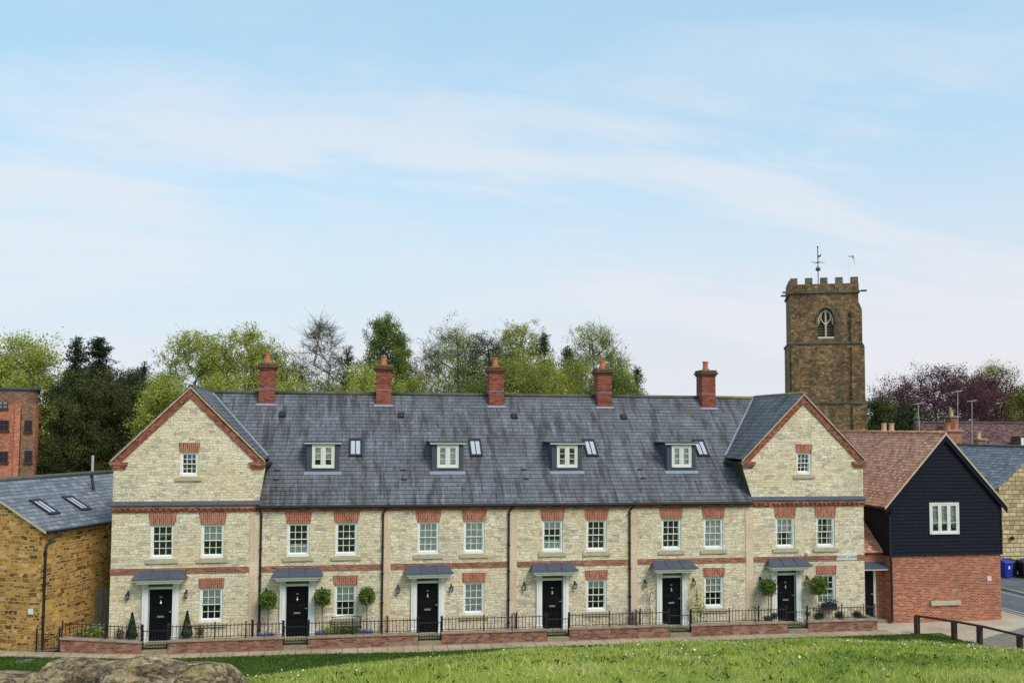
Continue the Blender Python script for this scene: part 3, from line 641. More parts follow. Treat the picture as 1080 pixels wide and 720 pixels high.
    # drainpipe
    if i in (0, 1, 2, 3):
        px = [3.86, 8.80, 14.13, 19.48][i]; s = MB(); top = px+(-.14 if i == 0 else .0)
        s.tube([(top+(-.02 if i==0 else .22),-.19,5.40),(top+(-.02 if i==0 else .22),-.19,5.28),(px+(0 if i else .0),-.07,5.02),(px,-.07,4.85),(px,-.07,.12)], .042, 8)
        for z in (4.9, 3.6, 2.5, 1.3, .35): s.box(px-.06, px+.06, -.12, 0, z-.025, z+.025)
        s.build('drainpipe', 'ironblack', H)
    # roofs
    r = MB(); mx0 = x0; mx1 = x1
    if i == 0: mx0 = .96
    if i == 5: mx1 = 27.69
    a0 = 3.86 if i == 0 else (x0 if i != 5 else x0)
    if i == 0: r.slab([(.96,1.6,zroof(1.6)),(x1,1.6,zroof(1.6)),(x1,YR,ZR),(.96,YR,ZR)], .05)
    elif i == 5: r.slab([(x0,1.6,zroof(1.6)),(27.69,1.6,zroof(1.6)),(27.69,YR,ZR),(x0,YR,ZR)], .05)
    elif i == 4:
        r.slab([(x0,-.2,zroof(-.2)),(25.12,-.2,zroof(-.2)),(25.12,1.6,zroof(1.6)),(25.12,1.6,zroof(1.6)),(25.22,1.6,zroof(1.6)),(25.22,YR,ZR),(x0,YR,ZR)], .05)
    else: r.slab([(x0,-.2,zroof(-.2)),(x1,-.2,zroof(-.2)),(x1,YR,ZR),(x0,YR,ZR)], .05)
    r.slab([(mx1,10.54,zroof(-.2)),(mx0,10.54,zroof(-.2)),(mx0,YR,ZR),(mx1,YR,ZR)], .05)
    if gable:
        e0, e1 = ap-2.98, ap+2.98; ze = GZR-.998*2.98
        r.slab([(e0,-.10,ze+.05),(ap,-.10,GZR+.05),(ap,10.4,GZR+.05),(e0,10.4,ze+.05)][::-1], .05)
        r.slab([(e1,-.10,ze+.05),(e1,10.4,ze+.05),(ap,10.4,GZR+.05),(ap,-.10,GZR+.05)][::-1], .05)
    rf = r.build('roof', 'slate', H)
    s = MB()
    if gable:
        s.tube([(ap,-.10,GZR+.06),(ap,5.2,GZR+.04)], .10, 8)
        if i == 0: s.tube([(ap,YR,ZR+.03),(x1,YR,ZR+.03)], .09, 8)
        else: s.tube([(x0,YR,ZR+.03),(ap,YR,ZR+.03)], .09, 8)
    else: s.tube([(x0,YR,ZR+.03),(x1,YR,ZR+.03)], .09, 8)
    s.build('ridge_tiles', 'mossy' if i == 5 else 'ridge', rf, smooth=True)
    if gable: ck.build('slate_cheek', 'darkcheek', H)
    if gable:  # valley lead, verge brickwork, verge mortar, kneelers
        sg = 1 if i == 0 else -1; zb = ze+.12; yb = yroof(zb)
        s = MB(); P0 = Vector((ap+sg*2.93, yb, zb-.0)); P1 = Vector((ap+sg*.08, YR, ZR+.0)); wd = Vector((sg*.085, 0, 0))
        s.slab([P0-wd*.5+Vector((0,-.03,.06)), P0+wd+Vector((0,-.03,.06)), P1+wd+Vector((0,-.03,.06)), P1-wd*.5+Vector((0,-.03,.06))][::(1 if sg > 0 else -1)], .02)
        s.build('valley_lead', 'leadlight', rf)
        v = MB(); m = MB()
        for g in (-1, 1):
            t = .40
            pts = [(ap+g*2.965,-.055,zg(i,ap+g*2.965)-.02),(ap,-.055,GZR-.02),(ap,-.055,GZR-t),(ap+g*(2.99-t+.02),-.055,7.135)]
            v.slab(pts[::-1] if g < 0 else pts, .06)
            xe2 = ap+g*3.0
            pm = [(xe2,-.115,zg(i,xe2)-.01),(ap,-.115,GZR-.01),(ap,-.115,GZR+.052),(xe2,-.115,zg(i,xe2)+.052)][::-1]
            m.slab(pm if g > 0 else pm[::-1], .05)
        v.build('verge_brickwork', 'vergebrick', H); m.build('verge_mortar', 'mortar', H)
        for g in (-1, 1):
            k = MB(); xo = ap+g*2.97; 
            def bx(inn, out, y, z0, z1): a_, b_ = sorted((xo-g*inn, xo+g*out)); k.box(a_, b_, y, .02, z0, z1)
            bx(.52, -.02, -.05, 6.83, 6.915); bx(.56, .03, -.085, 6.918, 7.0); bx(.60, .075, -.12, 7.003, 7.09); bx(.62, .09, -.135, 7.093, 7.13)
            k.build('kneeler', 'brick', H)
        if i == 0: s = MB(); s.box(3.97,4.13,-.1,1.9,7.0,7.09); s.build('gutter', 'ironblack', H)
        else: s = MB(); s.box(24.54,24.72,-.1,1.9,7.0,7.09); s.build('gutter', 'ironblack', H)
        if i == 5:   # rust coloured stain brick and gas flue
            pass
    else:
        gx1 = x1 if i < 4 else 25.13
        s = MB(); s.tube([(x0,-.21,5.30),(gx1,-.21,5.30)], .055, 8); s.box(x0,gx1,-.26,-.16,5.305,5.33)
        s.build('gutter', 'ironblack', H)
    # chimney
    if i < 5:
        cx0 = 3.23+W*i; cx1 = cx0+.70; cy0, cy1 = 4.58, 5.38; c = MB(); c.box(cx0, cx1, cy0, cy1, 9.3, 11.26)
        ch = c.build('chimney', 'chimbrick', H)
        s = MB(); s.box(cx0-.05, cx1+.05, cy0-.05, cy1+.05, 11.20, 11.29); s.box(cx0-.11, cx1+.11, cy0-.11, cy1+.11, 11.292, 11.37); s.box(cx0-.06,cx1+.06,cy0-.06,cy1+.06,11.372,11.46)
        s.build('chimney_cap', 'darkcap', ch) if False else s.build('chimney_cap', 'capbrick' if 'capbrick' in M else M.setdefault('capbrick', coursed('cap_brick', .225,.075,.008,[(0,s2l((.36,.22,.17))),(1,s2l((.52,.34,.26)))], s2l((.42,.36,.28)), bigvar=.3)), ch)
        s = MB(); s.box(cx0-.04,cx1+.04,cy0-.04,cy1+.04,11.462,11.50); s.lathe(((cx0+cx1)/2,(cy0+cy1)/2,11.50), [(.22,0),(.18,.05),(.14,.09)], 10); s.build('chimney_flaunching', 'lichen', ch)
        pc = ((cx0+cx1)/2-.02, (cy0+cy1)/2, 11.55); s = MB(); ph = [.42,.40,.40,.36,.40][i]
        s.lathe(pc, [(.15,0),(.145,.05),(.13,.08),(.125,ph-.07),(.15,ph-.05),(.15,ph),(.10,ph),(.10,ph-.2)], 14); s.build('chimney_pot', 'pot', ch, smooth=False)
        s = MB(); s.box(cx0-.012,cx1+.012,cy0-.012,cy1+.012,10.30,10.335); s.build('lead_tray', 'leadlight', ch); s = MB(); s.slab([(cx0-.10,cy0-.09,zroof(cy0-.09)+.02),(cx1+.10,cy0-.09,zroof(cy0-.09)+.02),(cx1+.10,cy0-.004,zroof(cy0)+.04),(cx0-.10,cy0-.004,zroof(cy0)+.04)], .02)
        s.build('lead_flashing', 'leadlight', ch)
    # dormer, roof light, vents
    if 1 <= i <= 4:
        o = dx-W; xa, xb = o+5.58, o+6.95; yf = 1.22; zb = zroof(yf)+.02; zt = 7.86
        wx0, wx1, wz0, wz1 = o+5.80, o+6.74, 6.82, 7.82
        s = MB(); wallface(s, [(xa,zb),(xb,zb),(xb,zt),(xa,zt)], [(wx0+.02,wx1-.02,wz0+.02,wz1-.02)], yf, .1)
        s.poly([(xa,yf,zb),(xa,yf,zt),(xa,yroof(zt)+.1,zt)]); s.poly([(xb,yf,zb),(xb,yroof(zt)+.1,zt),(xb,yf,zt)])
        dm = s.build('dormer', 'darklead', H)
        s = MB(); s.box(xa-.13, xb+.13, yf-.16, yroof(7.97)+.3, 7.925, 7.975); s.build('dormer_roof', 'darklead', dm, bevel=.01)
        s = MB(); s.box(xa-.10, xb+.10, yf-.13, yf+.02, 7.862, 7.922); s.build('fascia', 'creampaint', dm)
        s = MB(); s.slab([(xa-.10,yf-.12,zroof(yf-.12)+.03),(xb+.10,yf-.12,zroof(yf-.12)+.03),(xb+.10,yf-.003,zroof(yf)+.05),(xa-.10,yf-.003,zroof(yf)+.05)], .025); s.build('lead_apron', 'leadlight', dm)
        f = MB(); y = yf-.03; Y2 = yf+.07; xm = (wx0+wx1)/2
        f.box(wx0, wx0+.06, y, Y2, wz0, wz1); f.box(wx1-.06, wx1, y, Y2, wz0, wz1); f.box(wx0+.06, wx1-.06, y, Y2, wz1-.06, wz1); f.box(wx0+.06, wx1-.06, y-.03, Y2, wz0, wz0+.07); f.box(xm-.035, xm+.035, y+.004, Y2, wz0+.07, wz1-.06)
        gl = MB(); 
        for (a, b) in ((wx0+.06, xm-.035), (xm+.035, wx1-.06)):
            z0_, z1_ = wz0+.07, wz1-.06; yy = y+.015
            f.box(a, a+.07, yy, yy+.05, z0_, z1_); f.box(b-.07, b, yy, yy+.05, z0_, z1_); f.box(a+.07, b-.07, yy, yy+.05, z0_, z0_+.08); f.box(a+.07, b-.07, yy, yy+.05, z1_-.07, z1_)
            for q in (1, 2): zz = z0_+.08+(z1_-z0_-.15)*q/3; f.box(a+.07, b-.07, yy+.008, yy+.042, zz-.012, zz+.012)
            gl.poly([(a,yy+.03,z0_),(b,yy+.03,z0_),(b,yy+.03,z1_),(a,yy+.03,z1_)])
        f.build('window_frame', 'creampaint', dm); gl.build('pane', 'glass', dm)
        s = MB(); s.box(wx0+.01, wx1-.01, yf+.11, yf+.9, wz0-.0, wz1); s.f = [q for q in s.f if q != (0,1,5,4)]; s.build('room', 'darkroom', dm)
        if i != 3:
            s = MB(); zl = wz0+.34 if i == 1 else wz0
            s.poly([(wx0,yf+.10,zl),(wx1,yf+.10,zl),(wx1,yf+.10,wz1),(wx0,yf+.10,wz1)]); s.build('curtain', 'curtain', dm)
        # roof light
        xa, xb = o+7.36, o+7.92; y0, y1 = 1.95, 2.80
        def P(x, y, h=0): n = Vector((0,-SL,1)).normalized(); return Vector((x, y, zroof(y)))+n*h
        def lay(mb, x0_, x1_, y0_, y1_, h, th): mb.slab([P(x0_,y0_,h),P(x1_,y0_,h),P(x1_,y1_,h),P(x0_,y1_,h)], th)
        s = MB(); lay(s, xa, xa+.075, y0, y1, .075, .08); lay(s, xb-.075, xb, y0, y1, .075, .08); lay(s, xa+.075, xb-.075, y0, y0+.09, .075, .08); lay(s, xa+.075, xb-.075, y1-.10, y1, .075, .08); lay(s, (xa+xb)/2-.018, (xa+xb)/2+.018, y0+.09, y1-.10, .07, .05)
        sk = s.build('roof_light', 'ironblack', H); s = MB(); lay(s, xa+.06, xb-.06, y0+.07, y1-.08, .05, .02); s.build('roof_light_pane', 'skyglass', sk)
        for (vx, vy, vw, vh) in ((o+4.36, 4.02, .30, .10), (o+4.34, 1.32, .24, .028), (o+4.34, .90, .24, .028)):
            s = MB(); lay(s, vx-vw/2, vx+vw/2, vy-(.12 if vh > .05 else .04), vy+(.12 if vh > .05 else .04), vh, .1); s.build('roof_vent', 'ironblack', H, bevel=.02 if vh > .05 else .005)

# ------------------------------------------------------------------ front gardens: walls, railings, gates
def zp(x): return -.26+.055*max(0, -x)       # the path climbs gently to the left
YW0, YW1 = -1.10, -.88
segs = [(-3.43, -.47)]+[(.50+W*k, 4.88+W*k) for k in range(5)]+[(27.24, 30.52)]
wl = ['leftmost low red brick garden wall, running from the stone barn to the first gate',
 'low red brick garden wall under the railings between the cone shrubs and the second gate',
 'low red brick garden wall between the second and third garden gates',
 'low red brick garden wall between the third and fourth garden gates',
 'low red brick garden wall between the fourth and fifth garden gates',
 'low red brick garden wall between the fifth gate and the last gate',
 'rightmost low red brick garden wall with round shrubs behind it, ending by the dark door']
for k, (a, b) in enumerate(segs):
    T = thing('garden_wall', ((a+b)/2, (YW0+YW1)/2, zp((a+b)/2)), wl[k], 'garden wall', 'brick garden walls along the path')
    n = 6; s = MB(); c = MB()
    def ztop(x): return .17+(.085*max(0, -.47-x) if k == 0 else 0)+.01*math.sin(k*2.)
    for j in range(n):
        u0, u1 = a+(b-a)*j/n, a+(b-a)*(j+1)/n; za, zb_ = ztop(u0), ztop(u1)
        s.raw([(u0,YW0,-.42),(u1,YW0,-.42),(u1,YW1,-.42),(u0,YW1,-.42),(u0,YW0,za),(u1,YW0,zb_),(u1,YW1,zb_),(u0,YW1,za)], [(0,1,5,4),(2,3,7,6),(4,5,6,7)]+([(3,0,4,7)] if j == 0 else [])+([(1,2,6,5)] if j == n-1 else []))
        g = .006; ua, ub = u0+(g if j else -.03), u1-(g if j < n-1 else -.03)
        c.raw([(ua,YW0-.045,za+.003),(ub,YW0-.045,zb_+.003),(ub,YW1+.045,zb_+.003),(ua,YW1+.045,za+.003),(ua,YW0-.045,za+.075),(ub,YW0-.045,zb_+.075),(ub,YW1+.045,zb_+.075),(ua,YW1+.045,za+.075)], [(0,3,2,1),(4,5,6,7),(0,1,5,4),(1,2,6,5),(2,3,7,6),(3,0,4,7)])
    if k == 6: s.box(b-.22, b, YW1, -.05, -.42, .17); c.box(b-.26, b+.04, YW1+.045, -.04, .173, .245)
    s.build('brickwork', 'wallbrick', T); c.build('coping', 'coping', T, bevel=.01)
    R = thing('railing', ((a+b)/2, (YW0+YW1)/2, ztop((a+b)/2)+.075), 'black iron railing on the brick wall '+['left of the first garden gate','between the first and second gates','between the second and third gates','between the third and fourth gates','between the fourth and fifth gates','between the fifth and last gates','right of the last gate'][k], 'railing', 'black iron railings on the garden walls')
    yc = (YW0+YW1)/2; n = int((b-a)/.145); s = MB(); tr = MB()
    tr.tube([(a,yc,ztop(a)+.585),(b,yc,ztop(b)+.585)], .017, 4); tr.tube([(a,yc,ztop(a)+.16),(b,yc,ztop(b)+.16)], .012, 4)
    for j in range(1, n):
        x = a+(b-a)*j/n; z = ztop(x); s.tube([(x,yc,z+.12),(x,yc,z+.60),(x,yc,z+.67)], [.012,.012,.006], 4)
    if k == 6:
        for j in range(5): s.tube([(b-.11,YW1+.1+j*.15,.12+.17),(b-.11,YW1+.1+j*.15,.76)], .0085, 4)
        tr.tube([(b-.11,yc,.70),(b-.11,-.08,.70)], .016, 4)
    s.build('bars', 'ironblack', R); tr.build('rails', 'ironblack', R)
    m = a+(b-a)*.5
    posts = [a+.03, b-.03] if k == 0 else ([a+.03, a+1.75, b-1.45+(.0), b-.03] if k < 6 else [a+.03, a+1.65, b-.05])
    if k == 0: posts = [a+.03, a+1.6, b-.03]
    for x in posts:
        z = ztop(x); p = MB(); p.tube([(x,yc,z+.05),(x,yc,z+.66)], .027, 6); p.lathe((x,yc,z+.66), [(.028,0),(.034,.025),(.026,.05),(.008,.075)], 8); p.build('post', 'ironblack', R)
for k in range(1, 6):   # dividing railings between the front gardens
    x = BND[k]-.15; D = thing('railing', (x, -.5, 0), 'short black dividing railing between the front gardens, %s from the left' % ORDW[k-1], 'railing', 'short dividing railings')
    s = MB(); 
    for j in range(5): s.tube([(x,-.80+j*.16,.0),(x,-.80+j*.16,.80)], .0085, 4)
    s.build('bars', 'ironblack', D); s = MB(); s.tube([(x,-.88,.74),(x,-.02,.74)], .016, 4); s.tube([(x,-.88,.2),(x,-.02,.2)], .012, 4); s.build('rails', 'ironblack', D)
    s = MB(); s.tube([(x,-.84,0),(x,-.84,.84)], .03, 6); s.lathe((x,-.84,.84), [(.035,0),(.045,.03),(.03,.07),(.01,.1)], 8); s.build('post', 'ironblack', D)
for k in range(6):
    x = k*W+.015; G = thing('garden_gate', (x, -1.0, zp(x)), 'black iron garden gate in front of the %s front door from the left' % ORDW[k], 'gate', 'garden gates')
    s = MB(); w = .44; s.tube([(x-w,-1.0,.62),(x+w,-1.0,.62)], .015, 4); s.tube([(x-w,-1.0,-.02),(x+w,-1.0,-.02)], .015, 4); s.tube([(x-w,-1.0,-.03),(x-w,-1.0,.66)], .015, 4); s.tube([(x+w,-1.0,-.03),(x+w,-1.0,.66)], .015, 4); s.build('gate_frame', 'ironblack', G)
    s = MB()
    for j in range(1, 8): s.tube([(x-w+2*w*j/8,-1.0,-.02),(x-w+2*w*j/8,-1.0,.68)], .008, 4)
    s.build('bars', 'ironblack', G)
    for g in (-1, 1): s = MB(); s.tube([(x+g*.465,-.99,-.2),(x+g*.465,-.99,.80)], .024, 6); s.lathe((x+g*.465,-.99,.80), [(.026,0),(.036,.03),(.026,.06),(.008,.09)], 8); s.build('gate_post', 'ironblack', G)
    s = thing('step', (x, -1.0, zp(x)), 'worn stone step under the %s garden gate from the left' % ORDW[k], 'step', 'stone steps under the garden gates')
    m = MB(); m.box(x-.47, x+.47, -1.12, -.72, -.40, -.10); m.box(x-.47, x+.47, -.718, -.43, -.30, -.02); m.build('tread', 'stonestep', s, bevel=.015)
# left corner gate by the stone barn
G = thing('garden_gate', (-3.9, -1.0, zp(-3.9)), 'black iron side gate between the orange stone barn and the first brick wall', 'gate')
s = MB(); s.tube([(-4.32,-1.05,.62),(-3.5,-1.0,.62)], .015, 4); s.tube([(-4.32,-1.05,.08),(-3.5,-1.0,.08)], .015, 4); s.build('gate_frame', 'ironblack', G)
s = MB()
for j in range(7): s.tube([(-4.22+j*.11,-1.04,.06),(-4.22+j*.11,-1.04,.68)], .008, 4)
s.build('bars', 'ironblack', G)
for x in (-4.30, -3.49): s = MB(); s.tube([(x,-1.03,-.15),(x,-1.03,.80)], .035, 6); s.lathe((x,-1.03,.80), [(.035,0),(.05,.03),(.03,.06),(.01,.1)], 8); s.build('gate_post', 'ironblack', G)

# ------------------------------------------------------------------ orange stone barn at the left
c0 = Vector((-4.28, -.85, 0)); ud = Vector((.38, .925, 0)); nd = Vector((-.925, .38, 0))
def bp(a, n, z, o=0): return c0+ud*a+nd*n+Vector((0,0,z))
BW = 6.2; BL_ = 9.0; ze_, zr_ = 4.58, 6.27
B = thing('stone_barn', tuple(bp(BL_/2, BW/2, 0)), 'orange ironstone barn with grey slate roof and two roof lights at the left', 'barn')
s = MB()
s.poly([bp(0,BW,-.4), bp(0,0,-.4), bp(0,0,ze_), bp(0,BW/2,zr_), bp(0,BW,ze_)]); s.poly([bp(0,0,-.4), bp(BL_,0,-.4), bp(BL_,0,ze_), bp(0,0,ze_)])
s.poly([bp(BL_,BW,-.4), bp(0,BW,-.4), bp(0,BW,ze_), bp(BL_,BW,ze_)]); s.poly([bp(BL_,0,-.4), bp(BL_,BW,-.4), bp(BL_,BW,ze_), bp(BL_,BW/2,zr_), bp(BL_,0,ze_)])
s.build('wall', 'iron', B)
sb = (zr_-ze_)/(BW/2); s = MB()
s.slab([bp(-.08,-.22,ze_-.22*sb+.07), bp(BL_,-.22,ze_-.22*sb+.07), bp(BL_,BW/2,zr_+.07), bp(-.08,BW/2,zr_+.07)], .06)
s.slab([bp(BL_,BW+.22,ze_-.22*sb+.07), bp(-.08,BW+.22,ze_-.22*sb+.07), bp(-.08,BW/2,zr_+.07), bp(BL_,BW/2,zr_+.07)], .06)
rf = s.build('roof', 'slate2', B)
s = MB(); s.tube([bp(-.1,BW/2,zr_+.09), bp(BL_,BW/2,zr_+.09)], .10, 8); s.build('ridge_tiles', 'ridge', rf, smooth=True)
s = MB(); s.slab([bp(-.11,-.22,ze_-.22*sb-.03), bp(-.11,-.22,ze_-.22*sb+.05), bp(-.11,BW/2,zr_+.05), bp(-.11,BW/2,zr_-.03)], .05); s.build('verge_mortar', 'mortar', B)
def lay2(mb, a0, a1, n0, n1, h, th): mb.slab([bp(a0,n0,ze_+sb*n0+h), bp(a1,n0,ze_+sb*n0+h), bp(a1,n1,ze_+sb*n1+h), bp(a0,n1,ze_+sb*n1+h)], th)
for a in (1.2, 3.15):
    s = MB(); lay2(s, a, a+.09, .60, 1.62, .15, .08); lay2(s, a+.52, a+.61, .60, 1.62, .15, .08); lay2(s, a+.09, a+.52, .60, .72, .15, .08); lay2(s, a+.09, a+.52, 1.50, 1.62, .15, .08); lay2(s, a+.29, a+.32, .72, 1.50, .135, .05)
    k = s.build('roof_light', 'ironblack', B); s = MB(); lay2(s, a+.07, a+.54, .68, 1.54, .115, .02); s.build('roof_light_pane', 'skyglass', k)
s = MB(); q0 = bp(5.6, 1.9, ze_+sb*1.9+.1); s.tube([q0, q0+Vector((-.12,.1,.55))], .06, 8); s.tube([q0+Vector((-.12,.1,.55)), q0+Vector((-.13,.1,.68))], .085, 8); s.build('vent_pipe', 'ironblack', B)
s = MB(); s.tube([bp(0,-.24,ze_-.10), bp(BL_-1,-.24,ze_-.10)], .055, 8); s.build('gutter', 'ironblack', B)
s = MB(); s.tube([bp(.50,-.24,ze_-.12), bp(.50,-.22,ze_-.28), bp(.20,-.06,ze_-.62), bp(.15,-.06,ze_-.8), bp(.15,-.06,-.1)], .05, 8)
for z in (3.6,2.4,1.2): s.obox(bp(.08,-.0,z), ud*.14, -nd*.1, (0,0,.05))
s.build('drainpipe', 'ironblack', B)
s = MB(); s.obox(bp(-.02,.26,1.34), nd*.22, -ud*.03, (0,0,.20)); tag(s.build('wall_sign', 'white', B), 'small white square sign')
# alley fence and pale wooden gate
A = thing('wooden_gate', (-2.7, 2.2, 0), 'weathered grey board gate in the alley beside the left gable', 'gate')
s = MB()
for j in range(7): x = -3.22+j*.175; s.box(x, x+.165, 2.2, 2.225, .0, 1.82+.02*math.sin(j*3))
s.build('boards', 'wood', A); s = MB(); s.box(-3.22,-2.0,2.226,2.27,.35,.45); s.box(-3.22,-2.0,2.226,2.27,1.4,1.5); s.build('ledges', 'wood', A)
# weathered boards end

# ------------------------------------------------------------------ black boarded house at the right
X0, X1, YB = 31.93, 37.66, .15; XA = 34.80; ZE, ZA = 5.25, 8.36
K = thing('boarded_house', ((X0+X1)/2, YB+4, -.3), 'house with black weatherboarded upper floor over bright red brick and a clay tile roof', 'house')
s = MB(); s.box(X0+.06, X1-.04, YB+.06, 13.5, -.45, 2.79); s.build('brick_wall', 'orangebrick', K)
wh = (33.95, 35.46, 3.76, 5.22)
s = MB(); n = 34; zs = np.linspace(2.79, ZA-.02, n+1)
def span(z, off=0):
    if z <= ZE+.0: return X0, X1
    t = (z-ZE)/(ZA-ZE); return X0+(XA-X0)*t, X1+(XA-X1)*t
for j in range(n):
    z0, z1 = zs[j], zs[j+1]; a0, b0 = span(z0); a1, b1 = span(z1); lip = .028
    parts = [(a0, a1, b0, b1)]
    if z1 > wh[2]+.02 and z0 < wh[3]-.02: parts = [(a0, a1, wh[0], wh[0]), (wh[1], wh[1], b0, b1)]
    for (p0, p1, r0, r1) in parts:
        s.poly([(p0,YB-lip,z0),(r0,YB-lip,z0),(r1,YB,z1),(p1,YB,z1)]); s.poly([(p0,YB,z0),(r0,YB,z0),(r0,YB-lip,z0),(p0,YB-lip,z0)])
for j in range(n):
    z0, z1 = zs[j], zs[j+1]
    if z0 >= ZE: break
    s.poly([(X0-.028,13.5,z0),(X0-.028,YB,z0),(X0,YB,min(z1,ZE)),(X0,13.5,min(z1,ZE))]); s.poly([(X0,13.5,z0),(X0,YB,z0),(X0-.028,YB,z0),(X0-.028,13.5,z0)])
    s.poly([(X1+.028,YB,z0),(X1+.028,13.5,z0),(X1,13.5,min(z1,ZE)),(X1,YB,min(z1,ZE))])
s.box(X0-.03, X0+.04, YB-.035, YB+.03, 2.77, ZE); s.box(X1-.04, X1+.03, YB-.035, YB+.03, 2.77, ZE); s.poly([(X1,13.5,2.79),(X0,13.5,2.79),(X0,13.5,ZE),(XA,13.5,ZA),(X1,13.5,ZE)])
s.poly([(X0,YB,2.785),(X0,13.5,2.785),(X1,13.5,2.785),(X1,YB,2.785)]); s.build('weatherboarding', 'board', K)
s = MB(); m = (ZA-ZE)/(XA-X0); ov = .30
zL = ZE-ov*m*.55
def rz(x): return ZA+.10-m*abs(x-XA)*1.0
s.slab([(X0-.28,13.9,rz(X0-.28)),(X0-.28,YB-.16,rz(X0-.28)),(XA,YB-.16,rz(XA)),(XA,13.9,rz(XA))], .07); s.slab([(X1+.28,YB-.16,rz(X1+.28)),(X1+.28,13.9,rz(X1+.28)),(XA,13.9,rz(XA)),(XA,YB-.16,rz(XA))], .07)
rf = s.build('roof', 'clay', K)
s = MB(); s.tube([(XA,YB-.16,rz(XA)+.0),(XA,13.9,rz(XA)+.0)], .08, 8); s.build('ridge_tiles', 'clay', rf, smooth=True)
s = MB()
for g in (-1, 1):
    xe = XA+g*3.16; s.slab([(xe,YB-.18,rz(xe)-.11),(XA,YB-.18,rz(XA)-.11),(XA,YB-.18,rz(XA)-.0),(xe,YB-.18,rz(xe)-.0)][::(-1 if g > 0 else 1)], .03)
s.build('verge_mortar', 'mortar', K)
s = MB()
for g in (-1, 1):
    xe = XA+g*3.12; s.slab([(xe,YB-.14,rz(xe)-.38),(XA,YB-.14,rz(XA)-.38),(XA,YB-.14,rz(XA)-.115),(xe,YB-.14,rz(xe)-.115)][::(-1 if g > 0 else 1)], .03)
s.build('barge_board', 'board', K)
f = MB(); y = YB-.06; x0, x1, z0, z1 = wh
f.box(x0, x0+.07, y, YB+.08, z0, z1); f.box(x1-.07, x1, y, YB+.08, z0, z1); f.box(x0+.07, x1-.07, y, YB+.08, z1-.07, z1); f.box(x0+.07, x1-.07, y-.03, YB+.08, z0, z0+.07)
gl = MB(); wd = (x1-x0-.14)/3
for j in range(3):
    a = x0+.07+wd*j; b = a+wd; f.box(a, a+.085, y+.01, y+.06, z0+.07, z1-.07); f.box(b-.085, b, y+.01, y+.06, z0+.07, z1-.07); f.box(a+.085, b-.085, y+.01, y+.06, z0+.07, z0+.16); f.box(a+.085, b-.085, y+.01, y+.06, z1-.15, z1-.07); f.box(a+.085, b-.085, y+.02, y+.05, z0+.52, z0+.545)
    gl.poly([(a,y+.04,z0+.07),(b,y+.04,z0+.07),(b,y+.04,z1-.07),(a,y+.04,z1-.07)])
fw = f.build('window_frame', 'creampaint', K); gl.build('pane', 'glass', fw)
s = MB(); s.box(x0+.01, x1-.01, YB+.1, YB+.9, z0, z1); s.f = [q for q in s.f if q != (0,1,5,4)]; s.build('room', 'darkroom', fw)
s = MB(); s.poly([(x0,YB+.095,z0+.42),(x1,YB+.095,z0+.42),(x1,YB+.095,z1),(x0,YB+.095,z1)]); s.build('curtain', 'curtain', fw)
s = MB(); s.box(33.95, 35.46, YB-.06, YB+.06, .50, .70); s.build('stone_ledge', 'sillstone', K, bevel=.01)
s = MB(); s.box(36.90, 37.12, YB+.03, YB+.06, 1.55, 1.77); tag(s.build('wall_sign', plain('pink_sign', s2l((.90,.78,.78)), .6, .05), K), 'small pale sign plate')
s = MB(); s.tube([(X0+.10,YB-.22,5.05),(X0+.10,YB-.20,4.9),(X0+.0,YB-.07,4.6),(X0+.0,YB-.07,2.6),(X0+.06,YB-.02,2.5),(X0+.06,YB-.02,-.2)], .05, 8); s.build('drainpipe', 'ironblack', K)
s = MB(); s.tube([(X0-.25,YB-.15,4.98),(X0-.25,13.5,4.98)], .055, 8); s.build('gutter', 'ironblack', K)
# link with the dark side door
L = thing('side_entrance', (31.25, .8, -.2), 'narrow brick link with a black side door between terrace and boarded house', 'entrance')
s = MB(); wallface(s, [(30.56,-.3),(31.99,-.3),(31.99,3.05),(30.56,3.05)], [(30.62,31.62,-.15,2.12)], .80, .12); s.build('wall', 'orangebrick', L)
s = MB(); s.slab([(30.56,.62,2.92),(31.99,.62,2.92),(31.99,3.6,5.2),(30.56,3.6,5.2)], .07); s.build('roof', 'clay', L)
d = MB(); d.box(30.66, 31.50, .86, .92, -.13, 2.08)
for (a, b) in ((30.72,31.04),(31.12,31.44)):
    for (c, e) in ((.05,.5),(.65,1.2),(1.3,1.95)): d.box(a, b, .845, .86, c, e)
dd = d.build('door', 'black', L); MB().box(31.36,31.44,.80,.845,.95,1.0).build('door_handle', 'steel', dd)
s = MB(); s.box(31.50, 31.62, .83, .95, -.15, 2.12); s.box(30.62,31.50,.83,.95,2.08,2.12); s.build('door_frame', 'white', L)
s = MB(); s.box(30.60, 31.94, .28, .80, 2.14, 2.24); cn = s.build('door_canopy', 'white', L)
s = MB(); s.slab([(30.58,.22,2.245),(31.95,.22,2.245),(31.95,.80,2.46),(30.58,.80,2.46)], .03); s.build('lead_roof', 'lead', cn)
s = MB(); s.box(30.58, 31.9, .35, .80, -.3, -.12); s.build('door_step', 'stonestep', L)
